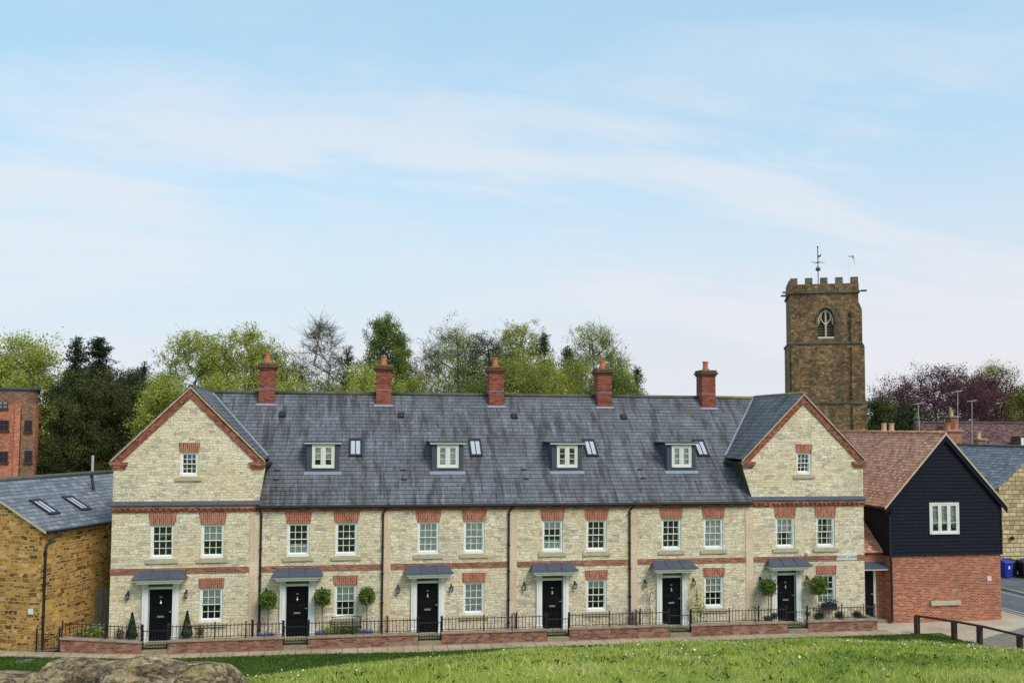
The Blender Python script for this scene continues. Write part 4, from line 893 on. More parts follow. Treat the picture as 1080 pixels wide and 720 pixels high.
# ------------------------------------------------------------------ ground, lawns, path, road
def sheet(name, pts, z, mat, thick=None, kind='structure'):
    s = MB(); s.poly([(x, y, z if not callable(z) else z(x)) for x, y in pts]); return tag(s.build(name, mat), kind=kind)
sheet('ground', [(-900,-900),(900,-900),(900,900),(-900,900)], -.60, 'lawn')
sheet('yard', [(-60,-1.6),(60,-1.6),(60,75),(-60,75)], -.32, 'gravel')
lw = MB(); xs = np.arange(-40, 33.6, 1.0)
def edge(x): return float(np.interp(x, [-40,-8,6,10.5,14,40], [-2.0,-1.9,-1.92,-2.25,-2.05,-2.0]))
for a, b in zip(xs[:-1], xs[1:]): lw.poly([(a,-16,zp(a)+.006),(b,-16,zp(b)+.006),(b,edge(b),zp(b)+.006),(a,edge(a),zp(a)+.006)])
tag(lw.build('lawn', 'lawn'), kind='structure')
pm = MB(); xs = np.arange(-40, 31.01, 1.0)
for a, b in zip(xs[:-1], xs[1:]): pm.poly([(a,edge(a)-.02,zp(a)),(b,edge(b)-.02,zp(b)),(b,YW0+.1,zp(b)),(a,YW0+.1,zp(a))])
tag(pm.build('path', 'path'), kind='structure')
sheet('front_yard', [(-1.9,YW1-.05),(30.5,YW1-.05),(30.5,.05),(-1.9,.05)], -.02, 'soil'); sheet('alley', [(-4.6,YW1-.05),(-1.9,YW1-.05),(-1.9,4),(-4.6,4)], -.03, 'soil')
sheet('pavement', [(31.0,-2.0),(31.9,-2.0),(33.1,-3.7),(34.55,-2.85),(37.6,-1.35),(39.15,-.4),(39.15,40),(37.0,40),(37.0,1.0),(30.2,1.0),(30.2,-1.1),(31.0,-1.1)], -.266, 'pave')
sheet('road', [(33.0,-3.7),(33.6,-16),(70,-16),(70,-8),(43.4,-1),(43.4,60),(39.2,60),(39.2,-.4),(37.6,-1.35),(34.55,-2.85)], -.29, 'asphalt')
sheet('parking_apron', [(33.1,-3.72),(33.5,-9),(42,-9),(41,-2),(39.2,-.45),(37.6,-1.4),(34.55,-2.9)], -.284, 'gravel')
kb = MB(); kb.box(39.15, 39.30, -.35, 40, -.40, -.235); kb.box(43.4, 43.55, -1, 60, -.40, -.19); kb.obox((33.12,-3.74,-.4),(1.43,.86,0),(.05,-.09,0),(0,0,.14)); kb.obox((34.55,-2.88,-.4),(4.6,2.47,0),(.05,-.09,0),(0,0,.14)); tag(kb.build('kerb', 'kerb'), kind='structure')
ln = MB(); ln.poly([(39.75,-.2,-.286),(39.87,-.2,-.286),(39.87,40,-.286),(39.75,40,-.286)]); ln.poly([(42.8,-1,-.286),(42.92,-1,-.286),(42.92,40,-.286),(42.8,40,-.286)]); tag(ln.build('road_marking', plain('road_paint', s2l((.68,.68,.64)), .8, .2, 6)), kind='structure')
sheet('far_pavement', [(43.55,-1),(60,-1),(60,60),(43.55,60)], -.2, 'asphalt')
tag(MB().box(-4.75,-4.0,-2.75,-2.25,-.1,zp(-4.3)+.02).build('manhole_cover', 'manhole'), 'flat grey manhole cover in the lawn at the left', 'manhole cover')

# grassy bank the photograph is taken from
CX = [-400,-100,100,240,300,350,400,450,520,560,620,700,760,850,900,960,1000,1040,1080,1200,1500]
CY = [ 738, 730,726,720,711.5,706,700.5,695.5,690,686,683,679,677,675.5,676,678,682,685,687,692,699]
def crest_slope(a):      # a = lateral/forward
    a = np.asarray(a, float); f = a.ravel(); px = 540+FPX*f; py = np.interp(px, CX, CY)
    d = BF[:,None]*FPX + BR[:,None]*(px-540)[None] + BU[:,None]*(PY-py)[None]
    return (-d[2]/(d[0]*FH[0]+d[1]*FH[1])).reshape(a.shape)
DC = 20.
def bank_z(u, d):
    d_ = np.maximum(d, 1.); a = np.clip(u/np.maximum(d_, 6.), -.95, .95); m = crest_slope(a)
    zc = CAM[2]-m*DC; z9 = CAM[2]-np.minimum(m, .262)*9-.13-.05*(m > .262)*0
    z9 = np.minimum(z9, CAM[2]-.272*9+.22)
    t = np.clip((d_-9)/(DC-9), 0, 1); e = t+.03*np.sin(math.pi*t)*0
    near = 7.0+(z9-7.0)*np.clip(d_/9, 0, 1)
    mid = z9+(zc-z9)*e; far = zc-np.maximum(0, d_-DC)*.62-np.clip((d_-DC), 0, 1)**2*.1
    z = np.where(d_ < 9, near, np.where(d_ < DC, mid, far))
    z = z+.02*np.sin(u*1.7+d_*.9)*np.sin(d_*1.3-u*.6)+.02*np.sin(u*4.1+1)*np.sin(d_*3.7)
    return np.maximum(z, -.5)
us = np.arange(-34, 34.01, .3); ds = np.concatenate([np.arange(-14, 6, 1.), np.arange(6, 30.01, .3)])
U_, D_ = np.meshgrid(us, ds, indexing='ij'); Z_ = bank_z(U_, D_)
Xg = CAM[0]+U_*RH[0]+D_*FH[0]; Yg = CAM[1]+U_*RH[1]+D_*FH[1]
V = np.stack([Xg, Yg, Z_], -1).reshape(-1, 3); nu, ndd = len(us), len(ds)
I = (np.arange(nu-1)[:,None]*ndd+np.arange(ndd-1)[None]).ravel(); Fq = np.stack([I, I+ndd, I+ndd+1, I+1], 1)
tag(arr_mesh('grass_bank', V, Fq, 'turf', None, True), kind='structure')
def scatter(n, d0, d1, alim=.62):
    d = np.sqrt(RNG.uniform(d0*d0, d1*d1, n)); a = RNG.uniform(-alim, alim, n); u = a*d; return u, d
def to_world(u, d): return np.stack([CAM[0]+u*RH[0]+d*FH[0], CAM[1]+u*RH[1]+d*FH[1], bank_z(u, d)], -1)
# blades
u, d = scatter(330000, 7.5, 21.2); P = to_world(u, d); n = len(P)
patch = .6+.5*np.sin(P[:,0]*2.1+np.sin(P[:,1]*1.7)*2)*np.sin(P[:,1]*1.9+1.3)+.25*np.sin(P[:,0]*5.3+2)*np.sin(P[:,1]*4.7)
hgt = RNG.uniform(.025, .06, n)*(.55+np.clip(patch, 0, 1.2)); hgt[RNG.random(n) < .015] *= 1.9
ang = RNG.uniform(0, 6.283, n); w = RNG.uniform(.003, .0075, n)*(d/13); lean_ = RNG.normal(size=(n,2))*hgt[:,None]*.55
A = P.copy(); A[:,0] += np.cos(ang)*w; A[:,1] += np.sin(ang)*w; A[:,2] -= .01
Bv = P.copy(); Bv[:,0] -= np.cos(ang)*w; Bv[:,1] -= np.sin(ang)*w; Bv[:,2] -= .01
T = P.copy(); T[:,:2] += lean_; T[:,2] += hgt
tag(arr_mesh('grass', np.stack([A,Bv,T],1).reshape(-1,3), np.arange(3*n).reshape(-1,3), 'blade'), 'long spring grass growing on the bank in the foreground', 'grass', None, 'stuff')
# lawn blades near the path and the fence
def lawnpts(n, x0, x1, y0, y1):
    X = RNG.uniform(x0, x1, n); Y = RNG.uniform(y0, y1, n); k = Y < np.array([edge(x) for x in X])-.02; return X[k], Y[k]
X, Y = lawnpts(70000, -8, 33.2, -6.5, -1.9); k = ~((X > 31.9) & (Y > -2.0-(X-31.9)*1.42)); X, Y = X[k], Y[k]; n = len(X); P = np.stack([X, Y, np.array([zp(x) for x in X])+.006], -1)
h = RNG.uniform(.04,.09,n); a = RNG.uniform(0,6.283,n); w = .016; A = P.copy(); A[:,0] += np.cos(a)*w; A[:,1] += np.sin(a)*w; Bv = P.copy(); Bv[:,0] -= np.cos(a)*w; Bv[:,1] -= np.sin(a)*w; T = P+np.stack([RNG.normal(size=n)*.02, RNG.normal(size=n)*.02, h], -1)
tag(arr_mesh('lawn_grass', np.stack([A,Bv,T],1).reshape(-1,3), np.arange(3*n).reshape(-1,3), 'lawnblade'), 'short dark green lawn grass beside the path', 'grass', None, 'stuff')
# broad-leaved weeds and daisies
def flowers(name, n, r, mat, label, cat, clump):
    cu, cd = scatter(clump, 7.8, 20.5); i = RNG.integers(0, clump, n); u = cu[i]+RNG.normal(size=n)*.45; d = cd[i]+RNG.normal(size=n)*.5; P = to_world(u, d); P[:,2] += RNG.uniform(.05, .10, n)
    V = []; k = 6; t = np.arange(k)*2*math.pi/k; ring = np.stack([np.cos(t), np.sin(t), .18*np.ones(k)], -1)
    til = RNG.normal(size=(n,2))*.5; tog = FH*-1
    R = ring[None]*(r*RNG.uniform(.7,1.2,n)*(d/12)**.5)[:,None,None]; R[:,:,2] += -(R[:,:,0]*(til[:,0:1]+tog[0]*-.6)+R[:,:,1]*(til[:,1:2]+tog[1]*-.6))
    V = (P[:,None]+R).reshape(-1,3); F = np.arange(n*k).reshape(-1,k); tag(arr_mesh(name, V, F, mat), label, cat, None, 'stuff')
flowers('daisies', 1000, .012, 'petal_white', 'small white daisies scattered through the bank grass', 'flowers', 130)
flowers('dandelions', 150, .016, 'petal_yellow', 'yellow dandelion heads scattered through the bank grass', 'flowers', 40)
u, d = scatter(2600, 7.8, 20.5); P = to_world(u, d); idx = np.repeat(np.arange(len(P)), 6); C = P[idx]+RNG.normal(size=(len(idx),3))*[.04,.04,.01]; C[:,2] += .035
LV, LF = leaf_quads(C, .045, .6); tag(arr_mesh('weeds', LV, LF, 'lawnblade'), 'low leafy weeds growing among the bank grass', 'weeds', None, 'stuff')

# ------------------------------------------------------------------ weathered rock at the lower left
RX = [-260,-60,0,25,45,58,75,88,100,118,140,158,172,190,212,232,240,246,256]
RY = [ 718,714,713,717,715,700,697.5,699,704,703,698,697,702,706,704.5,707,713,726,748]
def rock_top(a):
    a = np.asarray(a); px = 540+FPX*a; py = np.interp(px, RX, RY); dd = BF[:,None]*FPX+BR[:,None]*(px-540)[None]+BU[:,None]*(PY-py)[None]
    return -dd[2]/(dd[0]*FH[0]+dd[1]*FH[1])
dr = 6.6; nu_, nd_ = 420, 150; a_ = np.linspace(-.80, -.283, nu_); dd_ = np.linspace(5.6, 7.7, nd_); A_, D2 = np.meshgrid(a_, dd_, indexing='ij')
ztop = CAM[2]-rock_top(A_.ravel()).reshape(A_.shape)*dr; U2 = A_*dr
prof = 1-np.clip(np.abs(D2-dr)/1.0, 0, 1)**2.2; base = bank_z(U2, D2)-.25
def fbm(x, y, s): 
    r = 0
    for o in range(5): f = s*2**o; r = r+np.sin(x*f*1.3+np.sin(y*f*.9+o)*1.7+o*2.1)*np.sin(y*f*1.1+np.sin(x*f*.7+o*3)*1.9)*.5**o
    return r
bump_ = (.05*fbm(U2, D2*1.4, 3.1)+.022*fbm(U2*1.7+3, D2*2, 11.)+.014*fbm(U2+1, D2, 27.)-.035*np.abs(np.sin(U2*9+D2*4+2*np.sin(U2*3.3)))**6)*np.clip((dr+.05-D2)*8, .12, 1)-.12*np.clip((dr-D2), 0, 1)
led = (np.abs(np.sin((ztop+bump_)*34+fbm(U2, D2, 1.5)))-.5)*.02
Zr = np.where(True, base+(ztop-base)*np.sqrt(np.clip(prof, 0, 1))+bump_*.8*prof+led*prof, 0)
V = np.stack([CAM[0]+U2*RH[0]+D2*FH[0], CAM[1]+U2*RH[1]+D2*FH[1], Zr], -1).reshape(-1,3)
I = (np.arange(nu_-1)[:,None]*nd_+np.arange(nd_-1)[None]).ravel(); Fq = np.stack([I, I+nd_, I+nd_+1, I+1], 1)
tag(arr_mesh('rock', V, Fq, 'rock', None, True), 'rugged weathered stone outcrop with yellow lichen in the lower left foreground', 'rock')

n = 5200; px_ = RNG.uniform(-30, 300, n); a2 = (px_-540)/FPX; d2 = RNG.uniform(6.2, 8.6, n); u2 = a2*d2; P = to_world(u2, d2); P[:,2] += .0
keep = (px_ > 236) | (d2 > 7.5); P = P[keep]; d2 = d2[keep]; n = len(P); h = RNG.uniform(.05, .13, n); a = RNG.uniform(0, 6.283, n); w = .004
A = P.copy(); A[:,0] += np.cos(a)*w; A[:,1] += np.sin(a)*w; Bv = P.copy(); Bv[:,0] -= np.cos(a)*w; Bv[:,1] -= np.sin(a)*w; T = P+np.stack([RNG.normal(size=n)*.03, RNG.normal(size=n)*.03, h], -1)
tag(arr_mesh('rock_grass', np.stack([A,Bv,T],1).reshape(-1,3), np.arange(3*n).reshape(-1,3), 'blade'), 'ragged grass growing round the foot of the stone outcrop', 'grass', None, 'stuff')

# ------------------------------------------------------------------ timber rail fence at the right
T = thing('rail_fence', (33.2,-4.0,-.3), 'low dark brown timber rail fence with square posts at the lawn edge on the right', 'fence')
fp = [(31.86,-2.12,.50),(32.72,-3.46,.50),(33.20,-4.45,.50),(33.62,-6.3,.50),(33.9,-8.2,.5)]
for x, y, z in fp: s = MB(); s.obox((x-.09,y-.02,-.5),(.18,.04,0),(-.04,.18,0),(0,0,z+.5)); s.build('post', 'rail', T, bevel=.015)
s = MB()
for (a, b) in zip(fp[:-1], fp[1:]):
    a, b = Vector(a), Vector(b); dv = b-a; off = Vector((-.05,.03,-.02)); s.obox(a+off-dv*(.06 if a.x < 32 else 0), dv*(1.06 if a.x < 32 else 1), Vector((.12,.05,0)), Vector((0,0,.075)))
s.build('rail', 'rail', T)
# wheelie bins
def wbin(x, y, z, mat, label, lidmat=None, rot=0.):
    T = thing('wheelie_bin', (x, y, z), label, 'bin', 'wheelie bins against the stone wall'); s = MB()
    b = [(-.22,-.24,.06),(.22,-.24,.06),(.22,.22,.06),(-.22,.22,.06),(-.29,-.30,.92),(.29,-.30,.92),(.29,.34,.92),(-.29,.34,.92)]
    s.raw([(x+p[0],y+p[1],z+p[2]) for p in b], [(0,3,2,1),(4,5,6,7),(0,1,5,4),(1,2,6,5),(2,3,7,6),(3,0,4,7)]); s.box(x-.12,x+.12,y-.295,y-.262,z+.45,z+.6); s.build('body', mat, T, bevel=.03)
    s = MB(); l = [(-.31,-.36,.925),(.31,-.36,.925),(.31,.36,.925),(-.31,.36,.925),(-.27,-.30,1.0),(.27,-.30,1.0),(.29,.36,1.06),(-.29,.36,1.06)]
    s.raw([(x+p[0],y+p[1],z+p[2]) for p in l], [(0,3,2,1),(4,5,6,7),(0,1,5,4),(1,2,6,5),(2,3,7,6),(3,0,4,7)]); s.tube([(x-.25,y+.42,z+.98),(x+.25,y+.42,z+.98)], .02, 6); s.build('lid', lidmat or mat, T, bevel=.015)
    s = MB(); 
    for g in (-1,1): s.tube([(x+g*.24,y+.26,z+.1),(x+g*.29,y+.26,z+.1)], .1, 10)
    s.build('wheels', 'binblack', T)
    s = MB(); s.box(x-.05,x+.05,y-.303,y-.297,z+.56,z+.74); s.build('emblem', 'white', T) if mat == 'binblue' else None
wbin(46.10,11.1,-.2,'binblue','blue wheelie bin nearest the brick house wall, leftmost of the bins')
wbin(46.72,11.5,-.2,'binblack','black wheelie bin right next to the leftmost blue bin, partly behind the others')
wbin(47.16,10.9,-.2,'binblack','black wheelie bin second from the right, in front of the right blue one')
wbin(47.75,11.3,-.2,'binblue','blue wheelie bin at the right edge of the photo')

# ------------------------------------------------------------------ pale stone house at the far right
Hs = thing('stone_house', (51.5, 20, -.3), 'pale yellow stone gable with blue grey slate roof at the right edge, behind the bins', 'house')
ax, zr = 51.2, 7.40; e0 = 48.30; ze2 = 5.0; y0 = 14.5; e1 = 2*ax-e0
s = MB(); s.poly([(e0,y0,-.5),(e1,y0,-.5),(e1,y0,ze2),(ax,y0,zr),(e0,y0,ze2)]); s.poly([(e0,26,-.5),(e0,y0,-.5),(e0,y0,ze2),(e0,26,ze2)]); s.poly([(e1,y0,-.5),(e1,26,-.5),(e1,26,ze2),(e1,y0,ze2)]); s.poly([(e1,26,-.5),(e0,26,-.5),(e0,26,ze2),(ax,26,zr),(e1,26,ze2)]); s.build('wall', 'yellowstone', Hs)
s = MB()
for z in (.6,1.15,2.0,2.9,3.5,4.2): s.box(e0-.02, e1, y0-.03, y0-.001, z, z+.05)
s.build('projecting_courses', 'sillstone', Hs)
m2 = (zr-ze2)/(ax-e0); s = MB(); s.slab([(e0-.25,26.1,ze2-.25*m2+.08),(e0-.25,y0-.1,ze2-.25*m2+.08),(ax,y0-.1,zr+.08),(ax,26.1,zr+.08)], .07); s.slab([(e1+.25,y0-.1,ze2-.25*m2+.08),(e1+.25,26.1,ze2-.25*m2+.08),(ax,26.1,zr+.08),(ax,y0-.1,zr+.08)], .07); rf = s.build('roof', 'slate2', Hs)
s = MB(); s.tube([(ax,y0-.1,zr+.1),(ax,26,zr+.1)], .1, 8); s.build('ridge_tiles', 'ridge', rf, smooth=True)
s = MB(); s.lathe((49.05,y0-.15,1.6), [(.05,0),(.12,.05),(.12,.2),(.04,.25)], 8); s.build('wall_lantern', 'ironblack', Hs)

# ------------------------------------------------------------------ distant house roof with chimneys
p0 = at(968, 445, 40); p1 = at(1100, 447, 40); Dh = thing('tiled_house', ((p0[0]+p1[0])/2, 42, -.3), 'distant house with long purplish brown tiled roof below the copper beech', 'house')
zt = (p0[2]+p1[2])/2; s = MB(); s.slab([(p0[0],36,zt-3.6),(p1[0]+6,36,zt-3.6),(p1[0]+6,40,zt),(p0[0],40,zt)], .1); s.slab([(p1[0]+6,44,zt-3.6),(p0[0],44,zt-3.6),(p0[0],40,zt),(p1[0]+6,40,zt)], .1); rf = s.build('roof', 'oldtile', Dh)
s = MB(); s.box(p0[0]+.2, p1[0]+5.8, 36.4, 43.6, -.5, zt-3.5); s.poly([(p0[0]+.2,36.4,zt-3.5),(p0[0]+.2,43.6,zt-3.5),(p0[0]+.2,40,zt-.1)][::-1]); s.build('wall', 'orangebrick', Dh)
s = MB(); s.tube([(p0[0],40,zt+.03),(p1[0]+6,40,zt+.03)], .13, 8); s.build('ridge_tiles', 'oldtile', rf)
q = at(1073, 466, 37.2); s = MB(); s.box(q[0]-.35,q[0]+.35,36.4,37.6,q[2]-.5,q[2]+.55); dmr = s.build('dormer', 'oldtile', Dh); s = MB(); s.box(q[0]-.25,q[0]+.25,36.36,36.40,q[2]-.35,q[2]+.4); s.box(q[0]-.03,q[0]+.03,36.33,36.36,q[2]-.35,q[2]+.4); s.build('dormer_window', 'white', dmr)
def stack(name, label, pxl, pxr, ptop, pbot, Y, mat, pots, potmat='pot', cap=True):
    a = at(pxl, ptop, Y); b = at(pxr, pbot, Y); T = thing(name, ((a[0]+b[0])/2, Y+.4, b[2]), label, 'chimney', 'far chimneys at the right'); w = b[0]-a[0]
    s = MB(); s.box(a[0], b[0], Y, Y+.8, b[2]-2.2, a[2]); s.build('stack', mat, T); s = MB(); s.box(a[0]-.12, b[0]+.12, Y-.12, Y+.92, a[2]+.003, a[2]+.15); s.build('cap', 'coping', T)
    for k in range(pots): xx = a[0]+w*(k+.5)/pots; s = MB(); s.lathe((xx, Y+.4, a[2]+.15), [(.19,0),(.16,.08),(.15,.40),(.18,.44),(.18,.5),(.13,.5)], 10); s.build('chimney_pot', potmat, T)
stack('chimney_stack', 'squat chimney with two buff pots above the clay tiled ridge, right of the church tower', 932, 948, 456.5, 462, 17, 'orangebrick', 2, 'buffpot')
stack('chimney_stack', 'far orange brick chimney with two pots behind the peak of the black boarded gable', 1000, 1015, 455, 474, 24, 'orangebrick', 2)
stack('chimney_stack', 'narrow dark brick chimney standing tallest in front of the copper beech', 1003, 1010, 440, 452, 38, 'brownbrick', 1, 'buffpot')
stack('chimney_stack', 'small buff far chimney right of the boarded gable, against the purplish roof', 1032, 1040, 464, 474, 27, 'orangebrick', 1, 'buffpot')
def aerial(label, px, ptop, pbot, Y, lean_=0.):
    a = at(px, pbot, Y); b = at(px-lean_, ptop, Y); T = thing('aerial_pole', tuple(a), label, 'aerial', 'thin aerial poles at the right'); s = MB(); s.tube([tuple(a-np.array([0,0,1.5])), tuple(b)], .024, 6); s.build('pole', 'aerial', T)
    s = MB(); s.tube([(b[0]-.35,b[1],b[2]-.1),(b[0]+.35,b[1],b[2]-.02)], .025, 4)
    for k in range(4): xx = b[0]-.3+k*.2; s.tube([(xx,b[1]-.2,b[2]-.08+.03*k),(xx,b[1]+.2,b[2]-.08+.03*k)], .015, 4)
    s.build('antenna', 'aerial', T)
aerial('slightly leaning pale aerial pole, leftmost of three, in front of the copper beech', 971, 425, 458, 24, 3)
aerial('tallest pale aerial pole, the middle one of three, beside the narrow brick chimney', 1010, 412, 456, 24.4)
aerial('pale aerial pole, rightmost of three, above the blue slate roof', 1025, 422, 474, 22)
p = at(967, 447, 39); T = thing('stone_finial', tuple(p), 'grey stone gable finial at the left end of the purplish roof', 'finial'); s = MB(); s.lathe((p[0],p[1],p[2]-1.5), [(.35,0),(.3,1.6),(.2,1.8),(.35,2.0),(.2,2.3),(.05,2.6)], 8); s.build('finial', 'towergrey', T)

# ------------------------------------------------------------------ church tower
TD = 95.0; ang_ = math.radians(-22.0)
def atd(px, py, depth): d = BF*FPX+BR*(px-540)+BU*(PY-py); return CAM+d*(depth/FPX)
tc = atd(866.5, 380, TD); Tz = lambda py: float(atd(866.5, py+3.5, TD)[2])
TW = thing('church_tower', (tc[0], tc[1], -.3), 'tall weathered ironstone church tower with battlements behind the right gable', 'tower')
u3 = Vector((math.cos(ang_), math.sin(ang_), 0)); v3 = Vector((-math.sin(ang_), math.cos(ang_), 0)); org = Vector((tc[0], tc[1], 0))
S = 6.3; hs = S/2
def tb(mb, a0, a1, b0, b1, z0, z1): mb.obox(org+u3*a0+v3*b0+Vector((0,0,z0)), u3*(a1-a0), v3*(b1-b0), Vector((0,0,z1-z0)))
zt1, zp1, zs1, zs2, zs3 = Tz(293.5), Tz(300), Tz(308.5), Tz(361), Tz(422)
ww = 1.75; wz0, wz1 = Tz(356), Tz(326)
s = MB()
# front wall of shaft with belfry opening
def tfront(mb, z0, z1, o, hole=None):
    outer = [(-hs-o,z0),(hs+o,z0),(hs+o,z1),(-hs-o,z1)]; tmp = MB(); hl = []
    if hole: hl = [hole]
    loops = [[Vector((a,b,0)) for a,b in outer]]+[[Vector((a,b,0)) for a,b in h] for h in hl]
    tr = tessellate_polygon(loops); fl = [p for l in loops for p in l]
    vs = [tuple(org+u3*p.x+v3*(-hs-o)+Vector((0,0,p.y))) for p in fl]
    mb.raw(vs, [t if (fl[t[1]]-fl[t[0]]).cross(fl[t[2]]-fl[t[0]]).z > 0 else (t[0],t[2],t[1]) for t in tr])
    if hole:
        k = len(hole)
        for j in range(k):
            a, b = hole[j], hole[(j+1)%k]; f0 = org+v3*(-hs-o); f1 = org+v3*(-hs-o+.5)
            mb.poly([f0+u3*a[0]+Vector((0,0,a[1])), f0+u3*b[0]+Vector((0,0,b[1])), f1+u3*b[0]+Vector((0,0,b[1])), f1+u3*a[0]+Vector((0,0,a[1]))])
wc = .12; hw_ = .74; spring = wz0+(wz1-wz0)*.62
arc = [(wc-hw_,wz0),(wc+hw_,wz0),(wc+hw_,spring)]+[(wc+hw_*math.cos(t), spring+(wz1-spring)*math.sin(t)**.85) for t in np.linspace(.25, math.pi-.25, 9)]+[(wc-hw_,spring)]
tfront(s, zs2, zs1, 0, arc)
def ring(mb, z0, z1, o):
    for (a0,a1,b0,b1) in ((-hs-o,-hs-o+.4,-hs-o+.0,hs+o),(hs+o-.4,hs+o,-hs-o+.0,hs+o),(-hs-o+.4,hs+o-.4,hs+o-.4,hs+o)): tb(mb,a0,a1,b0+.004,b1,z0,z1)
ring(s, zs2, zs1, 0); tb(s, -hs-.18, hs+.18, -hs-.18, hs+.18, zs3, zs2); tb(s, -hs-.34, hs+.34, -hs-.34, hs+.34, -.5, zs3); tb(s,-hs-.04,hs+.04,-hs-.04,hs+.04, zs1, zp1)
s.build('shaft', 'tower', TW)
for z, o in ((zs1, .15), (zs2, .27), (zs3, .43)): s = MB(); tb(s, -hs-o, hs+o, -hs-o, hs+o, z-.10, z+.10); s.build('string_course', 'towergrey', TW)
mw = S/9.2
for side in range(4):
    for k in range(5):
        a = -hs+k*(S-mw)/4; s = MB()
        if side == 0: tb(s, a, a+mw, -hs-.04, -hs+.32, zp1+.003, zt1)
        if side == 1: tb(s, a, a+mw, hs-.32, hs+.04, zp1+.003, zt1)
        if side == 2 and 0 < k < 4: tb(s, -hs-.04, -hs+.32, a, a+mw, zp1+.003, zt1)
        if side == 3 and 0 < k < 4: tb(s, hs-.32, hs+.04, a, a+mw, zp1+.003, zt1)
        if s.f: s.build('merlon', 'towergrey', TW, bevel=.03)
s = MB()   # stepped corner buttresses
for g in (-1, 1):
    for (zb_, zt_, pr) in ((-.5, zs3-.3, 1.05), (zs3, zs2-.3, .80), (zs2, Tz(327), .50)):
        a0, a1 = (hs-.75, hs+.0) if g > 0 else (-hs, -hs+.75)
        tb(s, a0, a1, -hs-pr*.5, -hs+.0, zb_, zt_)
        if g > 0: tb(s, hs, hs+pr*.62, -hs+.05, -hs+.8, zb_, zt_); s.poly([org+u3*(hs+pr*.62)+v3*(-hs+.05)+Vector((0,0,zt_)), org+u3*(hs+pr*.62)+v3*(-hs+.8)+Vector((0,0,zt_)), org+u3*hs+v3*(-hs+.8)+Vector((0,0,zt_+.8)), org+u3*hs+v3*(-hs+.05)+Vector((0,0,zt_+.8))]); s.poly([org+u3*(hs+pr*.62)+v3*(-hs+.05)+Vector((0,0,zt_)), org+u3*hs+v3*(-hs+.05)+Vector((0,0,zt_+.8)), org+u3*hs+v3*(-hs+.05)+Vector((0,0,zt_))])
s.build('buttresses', 'tower', TW)
s = MB(); tb(s, wc-hw_-.1, wc+hw_+.1, -hs+.45, -hs+.55, wz0-.1, wz1+.1); lou = s.build('belfry_window', 'louver', TW)
s = MB()
for k in range(9): z = wz0+.1+k*.27; s.obox(org+u3*(wc-hw_)+v3*(-hs+.28)+Vector((0,0,z)), u3*(2*hw_), v3*.14+Vector((0,0,.12)), Vector((0,0,.04)))
s.build('louvres', 'louver', lou)
def tt(a, z, o=.2): return org+u3*a+v3*(-hs+o)+Vector((0,0,z))
s = MB(); s.tube([tt(wc,wz0),tt(wc,wz1)], .09, 6)
for g in (-1,1):
    s.tube([tt(wc+g*hw_*math.sin(t*1.2), spring-.1+.95*math.cos(t*1.5)*(wz1-spring)) for t in np.linspace(0,1.1,6)], .075, 5); s.tube([tt(wc,spring-.5), tt(wc+g*.45,spring+.1), tt(wc+g*.70,spring-.4)], .07, 5); s.tube([tt(wc+g*.45,spring+.1), tt(wc+g*.45,spring+.65)], .06, 5)
s.box(0,0,0,0,0,0) if False else s.tube([tt(wc-hw_,wz0+.02,.05),tt(wc+hw_,wz0+.02,.05)], .12, 6)
s.build('tracery', 'tracery', lou)
s = MB(); rr = [tt(wc+(hw_+.14)*math.cos(t), spring-.2+(wz1-spring+.36)*math.sin(t), -.05) for t in np.linspace(0, math.pi, 13)]; s.tube(rr, .10, 6); s.build('hood_mould', 'towergrey', lou)
s = MB()
for g, bb in ((-1,-hs-.25),(1,-hs-.25),(-1,-hs+2.2)):
    a = g*(hs+.2); s.obox(org+u3*a+v3*bb+Vector((0,0,zs1-.05)), u3*(g*.55), v3*.22, Vector((0,0,.16)))
s.build('gargoyles', 'towergrey', TW)
s = MB(); tb(s, -hs+.3, hs-.3, -hs+.3, hs-.3, zp1-.9, zp1-.8); s.build('roof', 'lead', TW)
# weathervane and flag
wv = atd(863, 303, TD+2.0); WV = thing('weathervane', tuple(wv), 'weathervane with gilt ball, cross arms and cockerel on top of the church tower', 'weathervane')
zz = lambda py: float(atd(863, py, TD+2.)[2]); s = MB(); s.tube([(wv[0],wv[1],zz(302)-.8),(wv[0],wv[1],zz(259))], .05, 6); s.lathe((wv[0],wv[1],zz(261)), [(.02,0),(.10,.08),(.02,.2)], 8); s.build('pole', 'ironblack', WV)
s = MB(); s.lathe((wv[0],wv[1],zz(286)), [(.05,0),(.2,.08),(.26,.24),(.2,.4),(.05,.48)], 12); s.build('ball', 'gold', WV, smooth=True)
s = MB(); z = zz(276.5); s.tube([(wv[0]-.72,wv[1],z),(wv[0]+.72,wv[1],z)], .025, 5); s.tube([(wv[0],wv[1]-.7,z),(wv[0],wv[1]+.7,z)], .025, 5); s.lathe((wv[0],wv[1],z-.12), [(.02,0),(.12,.12),(.02,.25)], 8); s.build('compass_arms', 'ironblack', WV)
z = zz(270); s = MB(); pr = [(-.05,-.02),(.10,-.12),(.25,-.05),(.38,.18),(.30,.22),(.18,.08),(.05,.10),(-.02,.02)]; s.slab([(wv[0]+a,wv[1]-.03,z+b) for a, b in pr], .05); s.build('cockerel', 'ironblack', WV)
fl = atd(895, 268, TD+3.5); z0_ = Tz(300); FG = thing('flagpole', (fl[0], fl[1], zp1-.8), 'slender white flagpole with drooping white and red flag on the tower roof', 'flagpole'); s = MB(); s.tube([(fl[0],fl[1],zp1-.8),(fl[0],fl[1],fl[2]+.15)], .014, 6); s.build('pole', 'flagwhite', FG)
n = 16; vs = []; fs = []; red = []
